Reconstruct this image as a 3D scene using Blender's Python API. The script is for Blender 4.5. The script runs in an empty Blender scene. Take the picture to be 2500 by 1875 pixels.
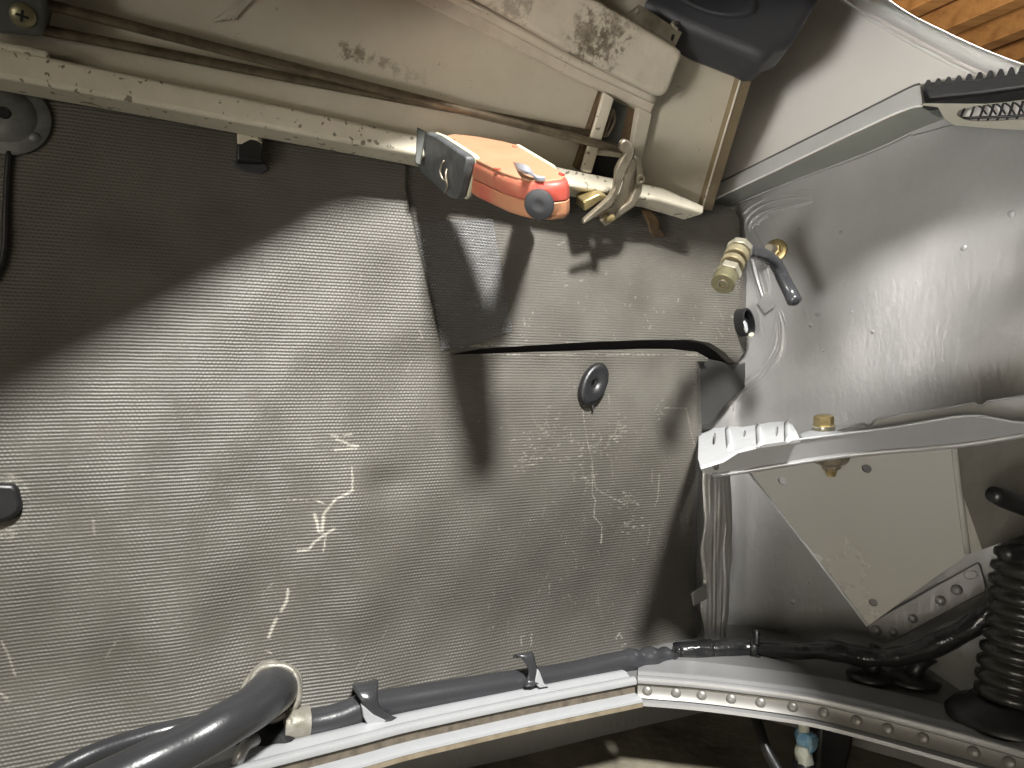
import bpy, bmesh, math, random
import numpy as np
from mathutils import Vector as V, Matrix, noise as mnoise
from mathutils.geometry import tessellate_polygon
random.seed(7); rng = np.random.default_rng(7)
SC = bpy.context.scene; COL = SC.collection

# ------------------------------------------------------------------ camera, world, lights, exposure
cam = bpy.data.cameras.new('camera'); cam.lens = 26; cam.sensor_width = 36
cam.clip_start = 0.01; cam.clip_end = 200
co = bpy.data.objects.new('camera', cam); COL.objects.link(co)
co.rotation_euler = (math.radians(90), 0, 0); SC.camera = co
SC.view_settings.view_transform = 'Standard'; SC.view_settings.look = 'None'
SC.view_settings.exposure = 0; SC.view_settings.gamma = 1
W = bpy.data.worlds.new('World'); SC.world = W; W.use_nodes = True
W.node_tree.nodes['Background'].inputs[0].default_value = (1.0, 0.92, 0.78, 1)
W.node_tree.nodes['Background'].inputs[1].default_value = 0.07

def area(name, loc, target, size, power, color=(1, 1, 1), shape='DISK', sizey=None):
    l = bpy.data.lights.new(name, 'AREA'); l.shape = shape; l.size = size
    if sizey: l.size_y = sizey
    l.energy = power; l.color = color
    o = bpy.data.objects.new(name, l); COL.objects.link(o); o.location = loc
    o.rotation_euler = (V(target) - V(loc)).to_track_quat('-Z', 'Y').to_euler()
    return o
def at_px(px, py, y): return V(((px - 1250) / 1805.6 * y, y, -(py - 937.5) / 1805.6 * y))
KEY = V((0.28, -0.5, 1.1))
sl = bpy.data.lights.new('work_lamp', 'SPOT'); sl.energy = 385; sl.color = (1.0, 0.985, 0.955); sl.shadow_soft_size = .085
sl.spot_size = math.radians(55); sl.spot_blend = 1.0
so_ = bpy.data.objects.new('work_lamp', sl); COL.objects.link(so_); so_.location = KEY
so_.rotation_euler = (V((.03, .66, .19)) - KEY).to_track_quat('-Z', 'Y').to_euler()
area('garage_lamp', (-0.9, -1.5, -0.12), (0.1, 0.7, 0.15), 1.2, 15, (1.0, 0.91, 0.74), 'RECTANGLE', 0.6)
il = area('inspection_lamp', (-1.2, -1.3, -.45), (.42, .72, .33), .4, 1.0, (1.0, .97, .93)); il.data.spread = math.radians(24)  # added fill light that brightens the quarter panel and lip
area('strip_lamp', at_px(2300, -170, 1.35), at_px(2330, 110, .68), 0.5, 9, (1.0, 0.97, 0.9), 'RECTANGLE', 0.06)
area('ceiling_tube', (1.9, 2.6, 1.45), (2.3, 4.2, 2.2), 0.9, 60, (1.0, 0.9, 0.75), 'RECTANGLE', 0.12)

# ------------------------------------------------------------------ rays and planes
F = 2500 * 26 / 36.0
def ray(px, py): return V(((px - 1250) / F, 1.0, -(py - 937.5) / F))
class Plane:
    def __init__(s, p, n):
        s.p = V(p); s.n = V(n).normalized()
        if s.n.dot(s.p) > 0: s.n = -s.n
    def on(s, px, py, off=0.0):
        d = ray(px, py); q = s.p + s.n * off
        return d * (q.dot(s.n) / d.dot(s.n))
    def many(s, pts, off=0.0): return [s.on(a, b, off) for a, b in pts]
MAT = Plane((0, .70, 0), (.48, -1, 0))
BULK = Plane((0, 1.0746, 0), (.9, 1, 0))
ZF = -0.272
FLOOR = Plane((0, .6, ZF), (0, 0, 1))
d1 = (MAT.on(1700, 505, .02) - MAT.on(0, 150, .02)).normalized()
UPP = Plane(MAT.on(900, 330, .02), d1.cross(MAT.n * 0.62 + V((0, 0, 1))))
dT = (BULK.on(2243, 207, .02) - BULK.on(1745, 452, .02)).normalized()
GPL = Plane(BULK.on(1745, 452, .015), dT.cross(V((0, 0, 1)) - BULK.n * 0.30))
KPL = Plane((.156, .60, 0), (.39, 1, 0))
def at(px, py, y): return ray(px, py) * y

# ------------------------------------------------------------------ materials
def nn(t, ty, **kw):
    n = t.nodes.new(ty)
    for k, v in kw.items(): setattr(n, k, v)
    return n
def material(name, c, rough=.5, metal=0., c2=None, nscale=40., namt=.5, bump=0., bscale=200., spots=None,
             spot_c=(.05, .04, .03), chips=0., chip_c=(.1, .09, .07), chip_scale=60., spec=.5, coat=0., rvar=.1, stretch=(1, 1, 1), bdist=.001):
    m = bpy.data.materials.new(name); m.use_nodes = True; t = m.node_tree
    b = t.nodes['Principled BSDF']
    tc = nn(t, 'ShaderNodeTexCoord'); mp = nn(t, 'ShaderNodeMapping'); mp.inputs['Scale'].default_value = stretch
    t.links.new(tc.outputs['Object'], mp.inputs[0]); co_ = mp.outputs[0]
    n1 = nn(t, 'ShaderNodeTexNoise'); n1.inputs['Scale'].default_value = nscale; n1.inputs['Detail'].default_value = 8
    n1.inputs['Roughness'].default_value = .65
    t.links.new(co_, n1.inputs['Vector'])
    mx = nn(t, 'ShaderNodeMix', data_type='RGBA')
    mx.inputs[6].default_value = (*c, 1)
    mx.inputs[7].default_value = (*(c2 or tuple(x * .7 for x in c)), 1)
    r1 = nn(t, 'ShaderNodeMapRange'); r1.inputs[1].default_value = .42; r1.inputs[2].default_value = .68; r1.inputs[4].default_value = namt
    t.links.new(n1.outputs[0], r1.inputs[0]); t.links.new(r1.outputs[0], mx.inputs[0])
    out = mx.outputs[2]
    if chips > 0:
        n3 = nn(t, 'ShaderNodeTexNoise'); n3.inputs['Scale'].default_value = chip_scale; n3.inputs['Detail'].default_value = 4
        t.links.new(co_, n3.inputs['Vector'])
        r3 = nn(t, 'ShaderNodeMapRange'); r3.inputs[1].default_value = 1 - chips; r3.inputs[2].default_value = 1 - chips + .015
        t.links.new(n3.outputs[0], r3.inputs[0])
        mx3 = nn(t, 'ShaderNodeMix', data_type='RGBA'); mx3.inputs[7].default_value = (*chip_c, 1)
        t.links.new(r3.outputs[0], mx3.inputs[0]); t.links.new(out, mx3.inputs[6]); out = mx3.outputs[2]
    for (p, rad, amt) in (spots or []):
        vd = nn(t, 'ShaderNodeVectorMath', operation='DISTANCE'); vd.inputs[1].default_value = p
        t.links.new(tc.outputs['Object'], vd.inputs[0])
        rr = nn(t, 'ShaderNodeMapRange'); rr.inputs[1].default_value = rad; rr.inputs[2].default_value = 0
        t.links.new(vd.outputs['Value'], rr.inputs[0])
        n4 = nn(t, 'ShaderNodeTexNoise'); n4.inputs['Scale'].default_value = 130; n4.inputs['Detail'].default_value = 10; n4.inputs['Roughness'].default_value = .75
        t.links.new(co_, n4.inputs['Vector'])
        ad = nn(t, 'ShaderNodeMath', operation='MULTIPLY_ADD'); ad.inputs[1].default_value = .30
        t.links.new(rr.outputs[0], ad.inputs[0]); t.links.new(n4.outputs[0], ad.inputs[2])
        r5 = nn(t, 'ShaderNodeMapRange'); r5.inputs[1].default_value = .64; r5.inputs[2].default_value = .76; r5.inputs[4].default_value = amt
        t.links.new(ad.outputs[0], r5.inputs[0])
        mx4 = nn(t, 'ShaderNodeMix', data_type='RGBA'); mx4.inputs[7].default_value = (*spot_c, 1)
        t.links.new(r5.outputs[0], mx4.inputs[0]); t.links.new(out, mx4.inputs[6]); out = mx4.outputs[2]
    t.links.new(out, b.inputs['Base Color'])
    rv = nn(t, 'ShaderNodeMapRange'); rv.inputs[3].default_value = max(.05, rough - rvar); rv.inputs[4].default_value = min(1, rough + rvar)
    t.links.new(n1.outputs[0], rv.inputs[0]); t.links.new(rv.outputs[0], b.inputs['Roughness'])
    b.inputs['Metallic'].default_value = metal; b.inputs['Specular IOR Level'].default_value = spec
    b.inputs['Coat Weight'].default_value = coat
    if bump > 0:
        n2 = nn(t, 'ShaderNodeTexNoise'); n2.inputs['Scale'].default_value = bscale; n2.inputs['Detail'].default_value = 3
        t.links.new(co_, n2.inputs['Vector'])
        bp = nn(t, 'ShaderNodeBump'); bp.inputs['Strength'].default_value = bump; bp.inputs['Distance'].default_value = bdist
        t.links.new(n2.outputs[0], bp.inputs['Height']); t.links.new(bp.outputs[0], b.inputs['Normal'])
    return m

M = {}
BEIGE = (.47, .43, .345)
M['beige'] = material('dirty beige paint', BEIGE, .5, c2=(.36, .325, .25), nscale=14, namt=.6, bump=.25, bscale=700)
M['beige_chip'] = material('chipped beige paint', (.56, .52, .42), .45, c2=(.42, .38, .29), nscale=25, namt=.6, bump=.2, bscale=400, chips=.375, chip_c=(.17, .15, .11), chip_scale=140)
M['beam'] = material('stained beige paint', (.50, .455, .37), .5, c2=(.36, .32, .25), nscale=30, namt=.55, bump=.35, bscale=300,
                     spots=[(UPP.on(x_, y_, .036) - UPP.on(1400, 100, .03), r_, a_) for x_, y_, r_, a_ in [(1440, 95, .040, .7), (1500, 65, .035, .6), (1420, 150, .03, .6), (1480, 110, .03, .65), (1250, 20, .03, .5)]], spot_c=(.10, .08, .055))
M['olive'] = material('olive brown paint edge', (.20, .155, .09), .45, c2=(.13, .10, .06), nscale=30)
M['silver'] = material('silver grey body paint', (.235, .232, .228), .40, .25, c2=(.19, .186, .18), nscale=9, namt=.6, bump=.42, bscale=150, spec=.5, bdist=.0012, stretch=(1.3, 1.3, .55))
M['silver_smooth'] = material('smooth silver paint', (.32, .322, .325), .33, .3, c2=(.27, .27, .268), nscale=20, namt=.5, bump=.08, bscale=900)
M['silver_bright'] = material('bright silver paint', (.37, .38, .39), .36, .15, c2=(.31, .315, .32), nscale=40, namt=.4, bump=.15, bscale=500)
M['sealer'] = material('brushed seam sealer', (.225, .222, .218), .3, .25, c2=(.19, .186, .18), nscale=40, bump=.3, bscale=300)
M['panel_white'] = material('pale grey body paint', (.72, .70, .67), .4, .05, c2=(.66, .64, .61), nscale=6, namt=.5, bump=.05, bscale=800)
M['lip'] = material('glossy pale body paint', (.80, .80, .78), .35, .1, c2=(.58, .58, .56), nscale=12, coat=.1)
M['black_rubber'] = material('black rubber', (.010, .010, .011), .40, c2=(.016, .016, .016), nscale=60, bump=.15, bscale=500)
M['grey_rubber'] = material('grey black hose rubber', (.033, .034, .037), .27, c2=(.024, .024, .026), nscale=30, bump=.1, bscale=400)
M['seal'] = material('grey rubber seal', (.06, .06, .064), .5, c2=(.045, .045, .048), nscale=60, bump=.2, bscale=600)
M['dark_plastic'] = material('dark grey plastic', (.034, .035, .039), .52, c2=(.026, .026, .03), nscale=14, bump=.15, bscale=90, rvar=.12)
M['tape'] = material('glossy black tape', (.012, .012, .013), .22, c2=(.02, .02, .02), nscale=50, bump=.7, bscale=90, bdist=.002)
M['steel'] = material('worn steel', (.34, .30, .23), .38, .75, c2=(.15, .12, .08), nscale=50, namt=.8, bump=.2, bscale=300)
M['rod'] = material('browned steel rod', (.17, .135, .09), .35, .6, c2=(.07, .055, .04), nscale=70, namt=.9, bump=.2, bscale=300)
M['dark_metal'] = material('dark grey green metal', (.07, .075, .068), .5, .2, c2=(.04, .04, .036), nscale=50)
M['zinc'] = material('dull zinc washer', (.16, .165, .155), .5, .35, c2=(.08, .083, .08), nscale=45, namt=.9)
M['rust'] = material('rusty brown metal', (.12, .075, .035), .65, .2, c2=(.06, .04, .02), nscale=60, namt=.9)
M['brass'] = material('yellow zinc plating', (.44, .35, .17), .34, .75, c2=(.27, .21, .10), nscale=80, namt=.7)
M['brass_pale'] = material('pale zinc plating', (.62, .58, .46), .3, .8, c2=(.4, .36, .26), nscale=80, namt=.6)
M['zinc_gold'] = material('pale gold zinc', (.50, .44, .28), .32, .75, c2=(.34, .28, .16), nscale=80, namt=.7)
M['dark_shank'] = material('dark oily shank', (.03, .024, .015), .5, .3)  # near-black colour stands in for the shadow between the nuts
M['olive_zinc'] = material('olive zinc plating', (.27, .25, .15), .35, .7, c2=(.16, .145, .08), nscale=80, namt=.7)
M['red'] = material('red plastic', (.55, .06, .045), .33, c2=(.60, .24, .14), nscale=22, namt=.8, bump=.1, bscale=400, coat=.2)
M['dusty_red'] = material('dusty orange red plastic', (.42, .20, .105), .5, c2=(.42, .065, .045), nscale=18, namt=.9, bump=.15, bscale=350)
M['peach'] = material('dusty peach face', (.31, .165, .092), .65, c2=(.29, .125, .065), nscale=26, namt=.7, bump=.15, bscale=300)
M['cream'] = material('cream painted edge', (.50, .49, .36), .45, c2=(.36, .35, .22), nscale=50)
M['grey_clip'] = material('grey plastic clip', (.24, .25, .28), .45, c2=(.16, .165, .18), nscale=60)
M['slate'] = material('scuffed slate metal', (.06, .064, .066), .48, .12, c2=(.13, .14, .145), nscale=55, namt=.6, bump=.8, bscale=110, bdist=.0015)
M['foil'] = material('dirty foil tape', (.25, .24, .205), .45, .3, c2=(.17, .155, .12), nscale=70, namt=.9, bump=.7, bscale=160)
M['tan_edge'] = material('tan rusted edge', (.25, .21, .15), .55, .1, c2=(.15, .12, .08), nscale=60, namt=.9)
M['groove'] = material('dirty groove', (.12, .10, .075), .6, c2=(.05, .042, .03), nscale=120, namt=.9)
M['pan'] = material('dirty beige floor pan', (.24, .22, .165), .6, c2=(.06, .05, .034), nscale=9, namt=.95, bump=.4, bscale=60, bdist=.004)
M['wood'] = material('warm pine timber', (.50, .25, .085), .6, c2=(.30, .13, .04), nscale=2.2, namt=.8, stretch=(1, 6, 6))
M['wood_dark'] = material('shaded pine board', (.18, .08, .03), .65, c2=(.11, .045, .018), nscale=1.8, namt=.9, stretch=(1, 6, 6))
M['blue'] = material('pale blue plastic', (.16, .36, .58), .4, c2=(.45, .62, .72), nscale=120, namt=.9, bump=.6, bscale=150)
M['white_plastic'] = material('off white plastic', (.60, .62, .56), .4, c2=(.35, .36, .30), nscale=120, namt=.8, bump=.6, bscale=150)
M['hole'] = material('dark hole', (.006, .006, .006), .8)

def bulk_paint():
    return M['silver']

# ------------------------------------------------------------------ mesh helpers
def tag(o, label=None, cat=None, group=None, kind=None):
    if label: o['label'] = label
    if cat: o['category'] = cat
    if group: o['group'] = group
    if kind: o['kind'] = kind
    return o
def thing(name, loc, label, cat, group=None):
    o = bpy.data.objects.new(name, None); COL.objects.link(o); o.location = loc
    o.empty_display_size = .02
    return tag(o, label, cat, group)
def worldloc(o):
    p = V((0, 0, 0))
    while o: p += V(o.location); o = o.parent
    return p
def obj(name, vf, m, parent=None, smooth=False, bevel=0., seg=2, loc=None, kind=None):
    verts, faces = vf
    base = V(loc) if loc else V((0, 0, 0))
    off = base + (worldloc(parent) if parent else V((0, 0, 0))) if loc is None else base
    me = bpy.data.meshes.new(name)
    me.from_pydata([tuple(V(v) - off) for v in verts], [], faces)
    bm = bmesh.new(); bm.from_mesh(me); bmesh.ops.recalc_face_normals(bm, faces=bm.faces); bm.to_mesh(me); bm.free()
    me.materials.append(M[m] if isinstance(m, str) else m)
    if smooth:
        me.polygons.foreach_set('use_smooth', [True] * len(me.polygons))
        if smooth != 'all': me.set_sharp_from_angle(angle=math.radians(40))
    o = bpy.data.objects.new(name, me); COL.objects.link(o)
    if parent: o.parent = parent
    if loc: o.location = base - (worldloc(parent) if parent else V((0, 0, 0)))
    if bevel > 0:
        b = o.modifiers.new('bevel', 'BEVEL'); b.width = bevel; b.segments = seg; b.limit_method = 'ANGLE'; b.angle_limit = math.radians(40)
        b.harden_normals = False
        me.polygons.foreach_set('use_smooth', [True] * len(me.polygons)); me.set_sharp_from_angle(angle=math.radians(40))
    if kind: o['kind'] = kind
    return o
def merge(*vfs):
    vs, fs = [], []
    for v, f in vfs:
        k = len(vs); vs += list(v); fs += [tuple(i + k for i in q) for q in f]
    return vs, fs
def plate(outer, t, holes=()):
    outer = [V(p) for p in outer]; n = len(outer)
    loops = [outer] + [[V(p) for p in h] for h in holes]
    fl = [p for l in loops for p in l]; N = len(fl)
    vs = fl + [p + t for p in fl]; fs = []
    if holes:
        for tri in tessellate_polygon(loops):
            fs.append(tuple(tri)); fs.append(tuple(i + N for i in reversed(tri)))
    else:
        fs.append(tuple(range(n))); fs.append(tuple(range(2 * n - 1, n - 1, -1)))
    k = 0
    for l in loops:
        m = len(l)
        for i in range(m):
            a, b = k + i, k + (i + 1) % m
            fs.append((a, a + N, b + N, b))
        k += m
    return vs, fs
def ell(pl, cx, cy, rx, ry, off=0., rot=0., n=16):
    c, s = math.cos(rot), math.sin(rot)
    return [pl.on(cx + rx * math.cos(a) * c - ry * math.sin(a) * s, cy + rx * math.cos(a) * s + ry * math.sin(a) * c, off)
            for a in (2 * math.pi * i / n for i in range(n))]
def smooth_path(pts, k=6):
    pts = [V(p) for p in pts]; P = [2 * pts[0] - pts[1]] + pts + [2 * pts[-1] - pts[-2]]; out = []
    for i in range(1, len(P) - 2):
        for j in range(k):
            t = j / k; a, b, c, d = P[i - 1:i + 3]
            out.append(.5 * ((2 * b) + (c - a) * t + (2 * a - 5 * b + 4 * c - d) * t * t + (3 * b - a - 3 * c + d) * t ** 3))
    out.append(pts[-1]); return out
def tube(pts, r, n=14, k=6, caps=True, wob=0., flat=1.0):
    path = smooth_path(pts, k) if k else [V(p) for p in pts]; L = len(path); vs, fs = [], []
    up = None
    for i, p in enumerate(path):
        tdir = (path[min(i + 1, L - 1)] - path[max(i - 1, 0)]).normalized()
        if up is None: up = tdir.orthogonal().normalized()
        a = (up - tdir * up.dot(tdir)).normalized(); up = a; b = tdir.cross(a)
        if callable(r): rr = r(i / (L - 1))
        elif isinstance(r, (list, tuple)):
            x = i / (L - 1) * (len(r) - 1); j = min(int(x), len(r) - 2); rr = r[j] + (r[j + 1] - r[j]) * (x - j)
        else: rr = r
        for q in range(n):
            th = 2 * math.pi * q / n
            w = rr * (1 + wob * mnoise.noise(V((p.x * 70 + 3 * math.cos(th), p.y * 70 + 3 * math.sin(th), p.z * 70))))
            vs.append(p + (a * math.cos(th) + b * math.sin(th) * flat) * w)
    for i in range(L - 1):
        for q in range(n):
            fs.append((i * n + q, i * n + (q + 1) % n, (i + 1) * n + (q + 1) % n, (i + 1) * n + q))
    if caps: fs.append(tuple(range(n - 1, -1, -1))); fs.append(tuple(range((L - 1) * n, L * n)))
    return vs, fs
def lathe(c, axis, prof, n=28, hexa=False):
    axis = V(axis).normalized(); a = axis.orthogonal().normalized(); b = axis.cross(a); vs, fs = [], []
    for (r, h) in prof:
        for q in range(n):
            th = 2 * math.pi * q / n
            vs.append(V(c) + axis * h + (a * math.cos(th) + b * math.sin(th)) * r)
    L = len(prof)
    for i in range(L - 1):
        for q in range(n):
            fs.append((i * n + q, i * n + (q + 1) % n, (i + 1) * n + (q + 1) % n, (i + 1) * n + q))
    fs.append(tuple(range(n - 1, -1, -1))); fs.append(tuple(range((L - 1) * n, L * n)))
    return vs, fs
def cyl(c, axis, r, h, n=24): return lathe(c, axis, [(r, 0), (r, h)], n)
def sweep(path, prof, k=6, out=None, closed=True):
    """prof: list of (outward, up); outward = horizontal, toward the camera side"""
    path = smooth_path(path, k) if k else [V(p) for p in path]; L = len(path); n = len(prof); vs, fs = [], []
    for i, p in enumerate(path):
        t = (path[min(i + 1, L - 1)] - path[max(i - 1, 0)]); t.z = 0; t.normalize()
        o = V((t.y, -t.x, 0))
        for a, b in prof: vs.append(p + o * a + V((0, 0, b)))
    for i in range(L - 1):
        for q in range(n if closed else n - 1):
            fs.append((i * n + q, i * n + (q + 1) % n, (i + 1) * n + (q + 1) % n, (i + 1) * n + q))
    if closed: fs.append(tuple(range(n))); fs.append(tuple(range((L - 1) * n, L * n)))
    return vs, fs
def gridvf(rows):
    vs = [p for r in rows for p in r]; n = len(rows[0]); fs = []
    for i in range(len(rows) - 1):
        for j in range(n - 1): fs.append((i * n + j, i * n + j + 1, (i + 1) * n + j + 1, (i + 1) * n + j))
    return vs, fs
def dome(c, nrm, r, h, n=12): return lathe(c, nrm, [(r, -h * .3), (r, 0), (r * .85, h * .55), (r * .5, h * .9), (r * .05, h)], n)

# ================================================================== STRUCTURE
# ---- bulkhead: backing behind the mat, rounded corner, side wall (plan profile swept upward)
def plan_profile():
    b0 = MAT.on(-400, 900, -.030); corner_dir = V((.9015, .4327, 0))
    # intersection of the mat backing and the bulkhead plane
    q = MAT.p + MAT.n * -.030; den = MAT.n.dot(V((1, -.9, 0)))
    p0 = V((0, 1.0746, 0)); s = MAT.n.dot(q - p0) / den; C = p0 + V((1, -.9, 0)) * s
    e = V((1, -.9, 0)).normalized(); b0 = C - corner_dir * .95
    pts = [b0.lerp(C - corner_dir * .022, i / 30) for i in range(31)]
    for i in range(1, 9):
        t = i / 9; A = C - corner_dir * .022; B = C + e * .022
        pts.append(A * (1 - t) ** 2 + C * 2 * t * (1 - t) + B * t * t)
    pts += [(C + e * .022).lerp(C + e * .70, i / 70) for i in range(71)]
    return [V((p.x, p.y, 0)) for p in pts], C
PROF, CORNER = plan_profile()
rows = []
for j in range(90):
    z = -.62 + j * (.245 + .62) / 89
    row = []
    for i, p in enumerate(PROF):
        q = V((p.x, p.y, z)); d = 0
        if i > 31:
            d = .0035 * mnoise.noise(q * 9) + .0012 * mnoise.noise(q * 30)
        row.append(q - BULK.n * -d if i > 31 else q)
    rows.append(row)
# cut the wall above the drip channel: keep only below a sloping line by clamping z
def ztop(p):
    a = BULK.on(1745, 475, 0); b = BULK.on(2310, 285, 0)
    if p.x < a.x: return .40
    return a.z + (b.z - a.z) * (p.x - a.x) / (b.x - a.x)
for r in rows:
    for i in range(len(r)):
        zt = ztop(r[i])
        f = (r[i].z + .62) / (.245 + .62)
        if i > 40: r[i] = V((r[i].x, r[i].y, -.62 + f * (min(zt, .40) + .62)))
bulk = obj('bulkhead', gridvf(rows), 'silver', smooth='all')
tag(bulk, 'silver painted metal bulkhead to the right of the ribbed rubber mat', None, None, 'structure')

# seam sealer: brushed strands following the corner, on the bulkhead side
def strands(path, n, spread, r, off, pl=BULK, wav=3.):
    out = []
    for s in range(n):
        k = (s / (n - 1) - .5) * spread if n > 1 else 0; ph = random.random() * 6
        pts = []
        for i, (x, y, w) in enumerate(path):
            pts.append(pl.on(x + k * w + wav * math.sin(i * 1.7 + ph), y + wav * .6 * math.cos(i * 1.3 + ph), off + .0008 * math.sin(ph + i)))
        out.append(tube(pts, lambda t, r=r: r * (.55 + .45 * math.sin(math.pi * min(1, max(0, t)))), 6, 4, wob=.4))
    return merge(*out)
def ribbon(path, pl, hgt=.0022, k=10, n=26, seed=0., off=.0):
    P = []; 
    pts = [pl.on(x, y, off) for x, y, w in path]; ws = [w / F * .75 for x, y, w in path]
    sp = smooth_path(pts, k); m = len(sp); rows = []
    for i, p in enumerate(sp):
        f = i / (m - 1) * (len(ws) - 1); j = min(int(f), len(ws) - 2); w = ws[j] + (ws[j + 1] - ws[j]) * (f - j)
        tt = (sp[min(i + 1, m - 1)] - sp[max(i - 1, 0)]).normalized(); sd = pl.n.cross(tt).normalized(); e = min(1, min(i, m - 1 - i) / (k * .7)); r = []
        for q in range(n):
            c = q / (n - 1) * 2 - 1; wob = 1 + .25 * mnoise.noise(V((i * .12, c * 2 + seed, 1)))
            hh = hgt * (1 - c ** 4) * e * (.45 + .75 * mnoise.noise(V((c * 6.5 + .35 * math.sin(i * .09), i * .022, seed))) + .25 * mnoise.noise(V((c * 16, i * .05, seed + 4))) + .2 * mnoise.noise(V((c * 3, i * .4, seed + 9))))
            r.append(p + sd * (c * w * .5 * wob) + pl.n * (hh - .0006 * (1 if abs(c) > .97 or e < .05 else 0)))
        rows.append(r)
    return gridvf(rows)
SEW = Plane(MAT.on(1740, 1300, .010), MAT.n * .55 + BULK.n * .45)
obj('seam_sealer', merge(ribbon([(1808, 490, 50), (1818, 560, 62), (1842, 620, 60), (1860, 690, 48), (1872, 735, 38), (1880, 760, 30)], BULK, seed=1),
    ribbon([(1985, 478, 34), (1920, 488, 60), (1860, 505, 74), (1824, 535, 70), (1815, 575, 50)], BULK, seed=5, off=.0003)), 'sealer', bulk, smooth='all')
obj('seam_sealer', merge(ribbon([(1893, 748, 24), (1905, 800, 38), (1898, 860, 44), (1862, 912, 46), (1808, 958, 40), (1768, 1000, 34)], BULK, seed=11)), 'sealer', bulk, smooth='all')
obj('seam_sealer', merge(ribbon([(1752, 1120, 66), (1752, 1250, 74), (1750, 1340, 76), (1748, 1420, 72), (1746, 1500, 66), (1742, 1575, 56)], SEW, .0019, seed=21),
    ribbon([(1764, 1195, 12), (1776, 1250, 14), (1796, 1296, 8)], BULK, .0016, seed=31, off=.0), ribbon([(1752, 990, 20), (1775, 972, 34), (1785, 1000, 30), (1765, 1018, 18)], BULK, .004, seed=41, off=.0)), 'sealer', bulk, smooth='all')
lumps = []
for (x, y, r) in [(2140, 675, 8), (2134, 727, 7), (2237, 688, 6), (2116, 740, 5), (1996, 767, 6), (2468, 525, 9), (2352, 604, 7), (1978, 795, 5), (2052, 567, 4),
                  (2185, 615, 4), (1880, 590, 3), (1950, 560, 3), (2078, 762, 4), (2010, 855, 4), (2130, 810, 4), (1790, 1255, 6), (1818, 1250, 5), (1915, 1535, 5), (1935, 1470, 6), (1890, 1430, 4), (1975, 1420, 4)]:
    lumps.append(dome(BULK.on(x, y, 0), BULK.n + V((random.uniform(-.25, .25), 0, random.uniform(-.25, .25))), r / F * .85, r / F * .26, 11))
obj('paint_lumps', merge(*lumps), 'silver', bulk, smooth='all', kind='stuff')

# ---- lower ledge floor (dark grey sheet between the rims and the walls), floor pan underneath
rimL = [(330, 1962), (480, 1912), (625, 1868), (880, 1803), (1000, 1772), (1250, 1718), (1400, 1688), (1546, 1660)]
rimR = [(1557, 1657), (1700, 1668), (1870, 1688), (2000, 1708), (2170, 1748), (2380, 1803), (2540, 1850), (2640, 1884)]
PL = FLOOR.many(rimL); PR = FLOOR.many(rimR)
def back_of(p, wall, off): # straight back along y to a wall
    q = wall.p + wall.n * off; y = (q.dot(wall.n) - wall.n.x * p.x) / wall.n.y
    return V((p.x, y, p.z))
ledge = []
top = [V(p) for p in smooth_path(PL, 3)] + [V(p) for p in smooth_path(PR, 3)]
back = []
for p in top:
    a = back_of(p, MAT, -.02); b = back_of(p, BULK, -.02); back.append(a if a.y < b.y else b)
top = [p + V((0, 0, -.001)) for p in top]; back = [p + V((0, 0, -.001)) for p in back]
floor = obj('ledge', gridvf([[a.lerp(b, t / 6) for a, b in zip(top, back)] for t in range(7)]),
            material('grey painted ledge', (.19, .188, .185), .45, .2, c2=(.15, .148, .14), nscale=12, bump=.15, bscale=300), smooth='all')
tag(floor, 'dark grey painted ledge along the foot of the bulkhead', None, None, 'structure')
pan = obj('floor_pan', gridvf([[V((x * .12 - 1.2, .1 + y * .1, -.372 + .012 * mnoise.noise(V((x * .5, y * .5, 0))) - .03 * max(0, (y - 6)) ** 1.0 * .0)) for x in range(22)] for y in range(16)]), 'pan', smooth='all')
tag(pan, 'dirty beige floor pan below the rim', None, None, 'structure')

# ---- hood shell overhead (mostly above the frame): added and shaped to shade the upper panel and the left of the mat
occluder_edge = [(-.42, .16, .165), (-.252, .318, .185), (-.100, .480, .262), (-.02, .527, .287), (.06, .538, .293), (.20, .566, .304), (.277, .578, .313), (.305, .54, .291), (.332, .531, .292), (.379, .526, .289), (.435, .512, .281), (.62, .44, .26)]
occluder_back = [(-.60, 1.0, .62), (-.40, 1.0, .60), (-.2, 1.0, .58), (-.02, 1.0, .58), (.06, 1.0, .58), (.20, 1.0, .58), (.277, 1.0, .58), (.305, .98, .57), (.33, .97, .565), (.40, .95, .55), (.50, .95, .55), (.8, .95, .58)]
occluder = obj('hood_shell', merge(gridvf([[V(p) for p in occluder_edge], [V(p) for p in occluder_back]]),
                               gridvf([[V(p) + V((0, .004, .012)) for p in occluder_edge], [V(p) + V((0, 0, .012)) for p in occluder_back]]),
                               gridvf([[V((-1.2, -.4, .30)), V((-1.2, 1.0, .62))], [V(occluder_edge[0]), V(occluder_back[0])]])), 'beige')
tag(occluder, 'beige hood shell overhead', None, None, 'structure')

obj('hood_strut', plate([V(p) for p in [(.287, .40, .52), (.338, .40, .52), (.332, .40, .428), (.325, .40, .335), (.312, .40, .318), (.298, .40, .322), (.287, .40, .37)]], V((0, .008, 0))), 'beige', occluder)  # unseen strip added only to shade the bulkhead beside the corner
fe = [V(p) for p in [(.2533, .30, .00), (.2533, .30, .20), (.262, .30, .346), (.31, .30, .352), (.366, .30, .358), (.380, .30, .39), (.394, .30, .435), (.9, .30, .435), (.9, .30, .00)]]
blocker = obj('fender_shell', plate(fe, V((.0, .004, .006))), 'silver')  # unseen panel, added and cut to throw shade over the lower right
tag(blocker, 'silver fender shell to the right of the camera', None, None, 'structure')

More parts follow.
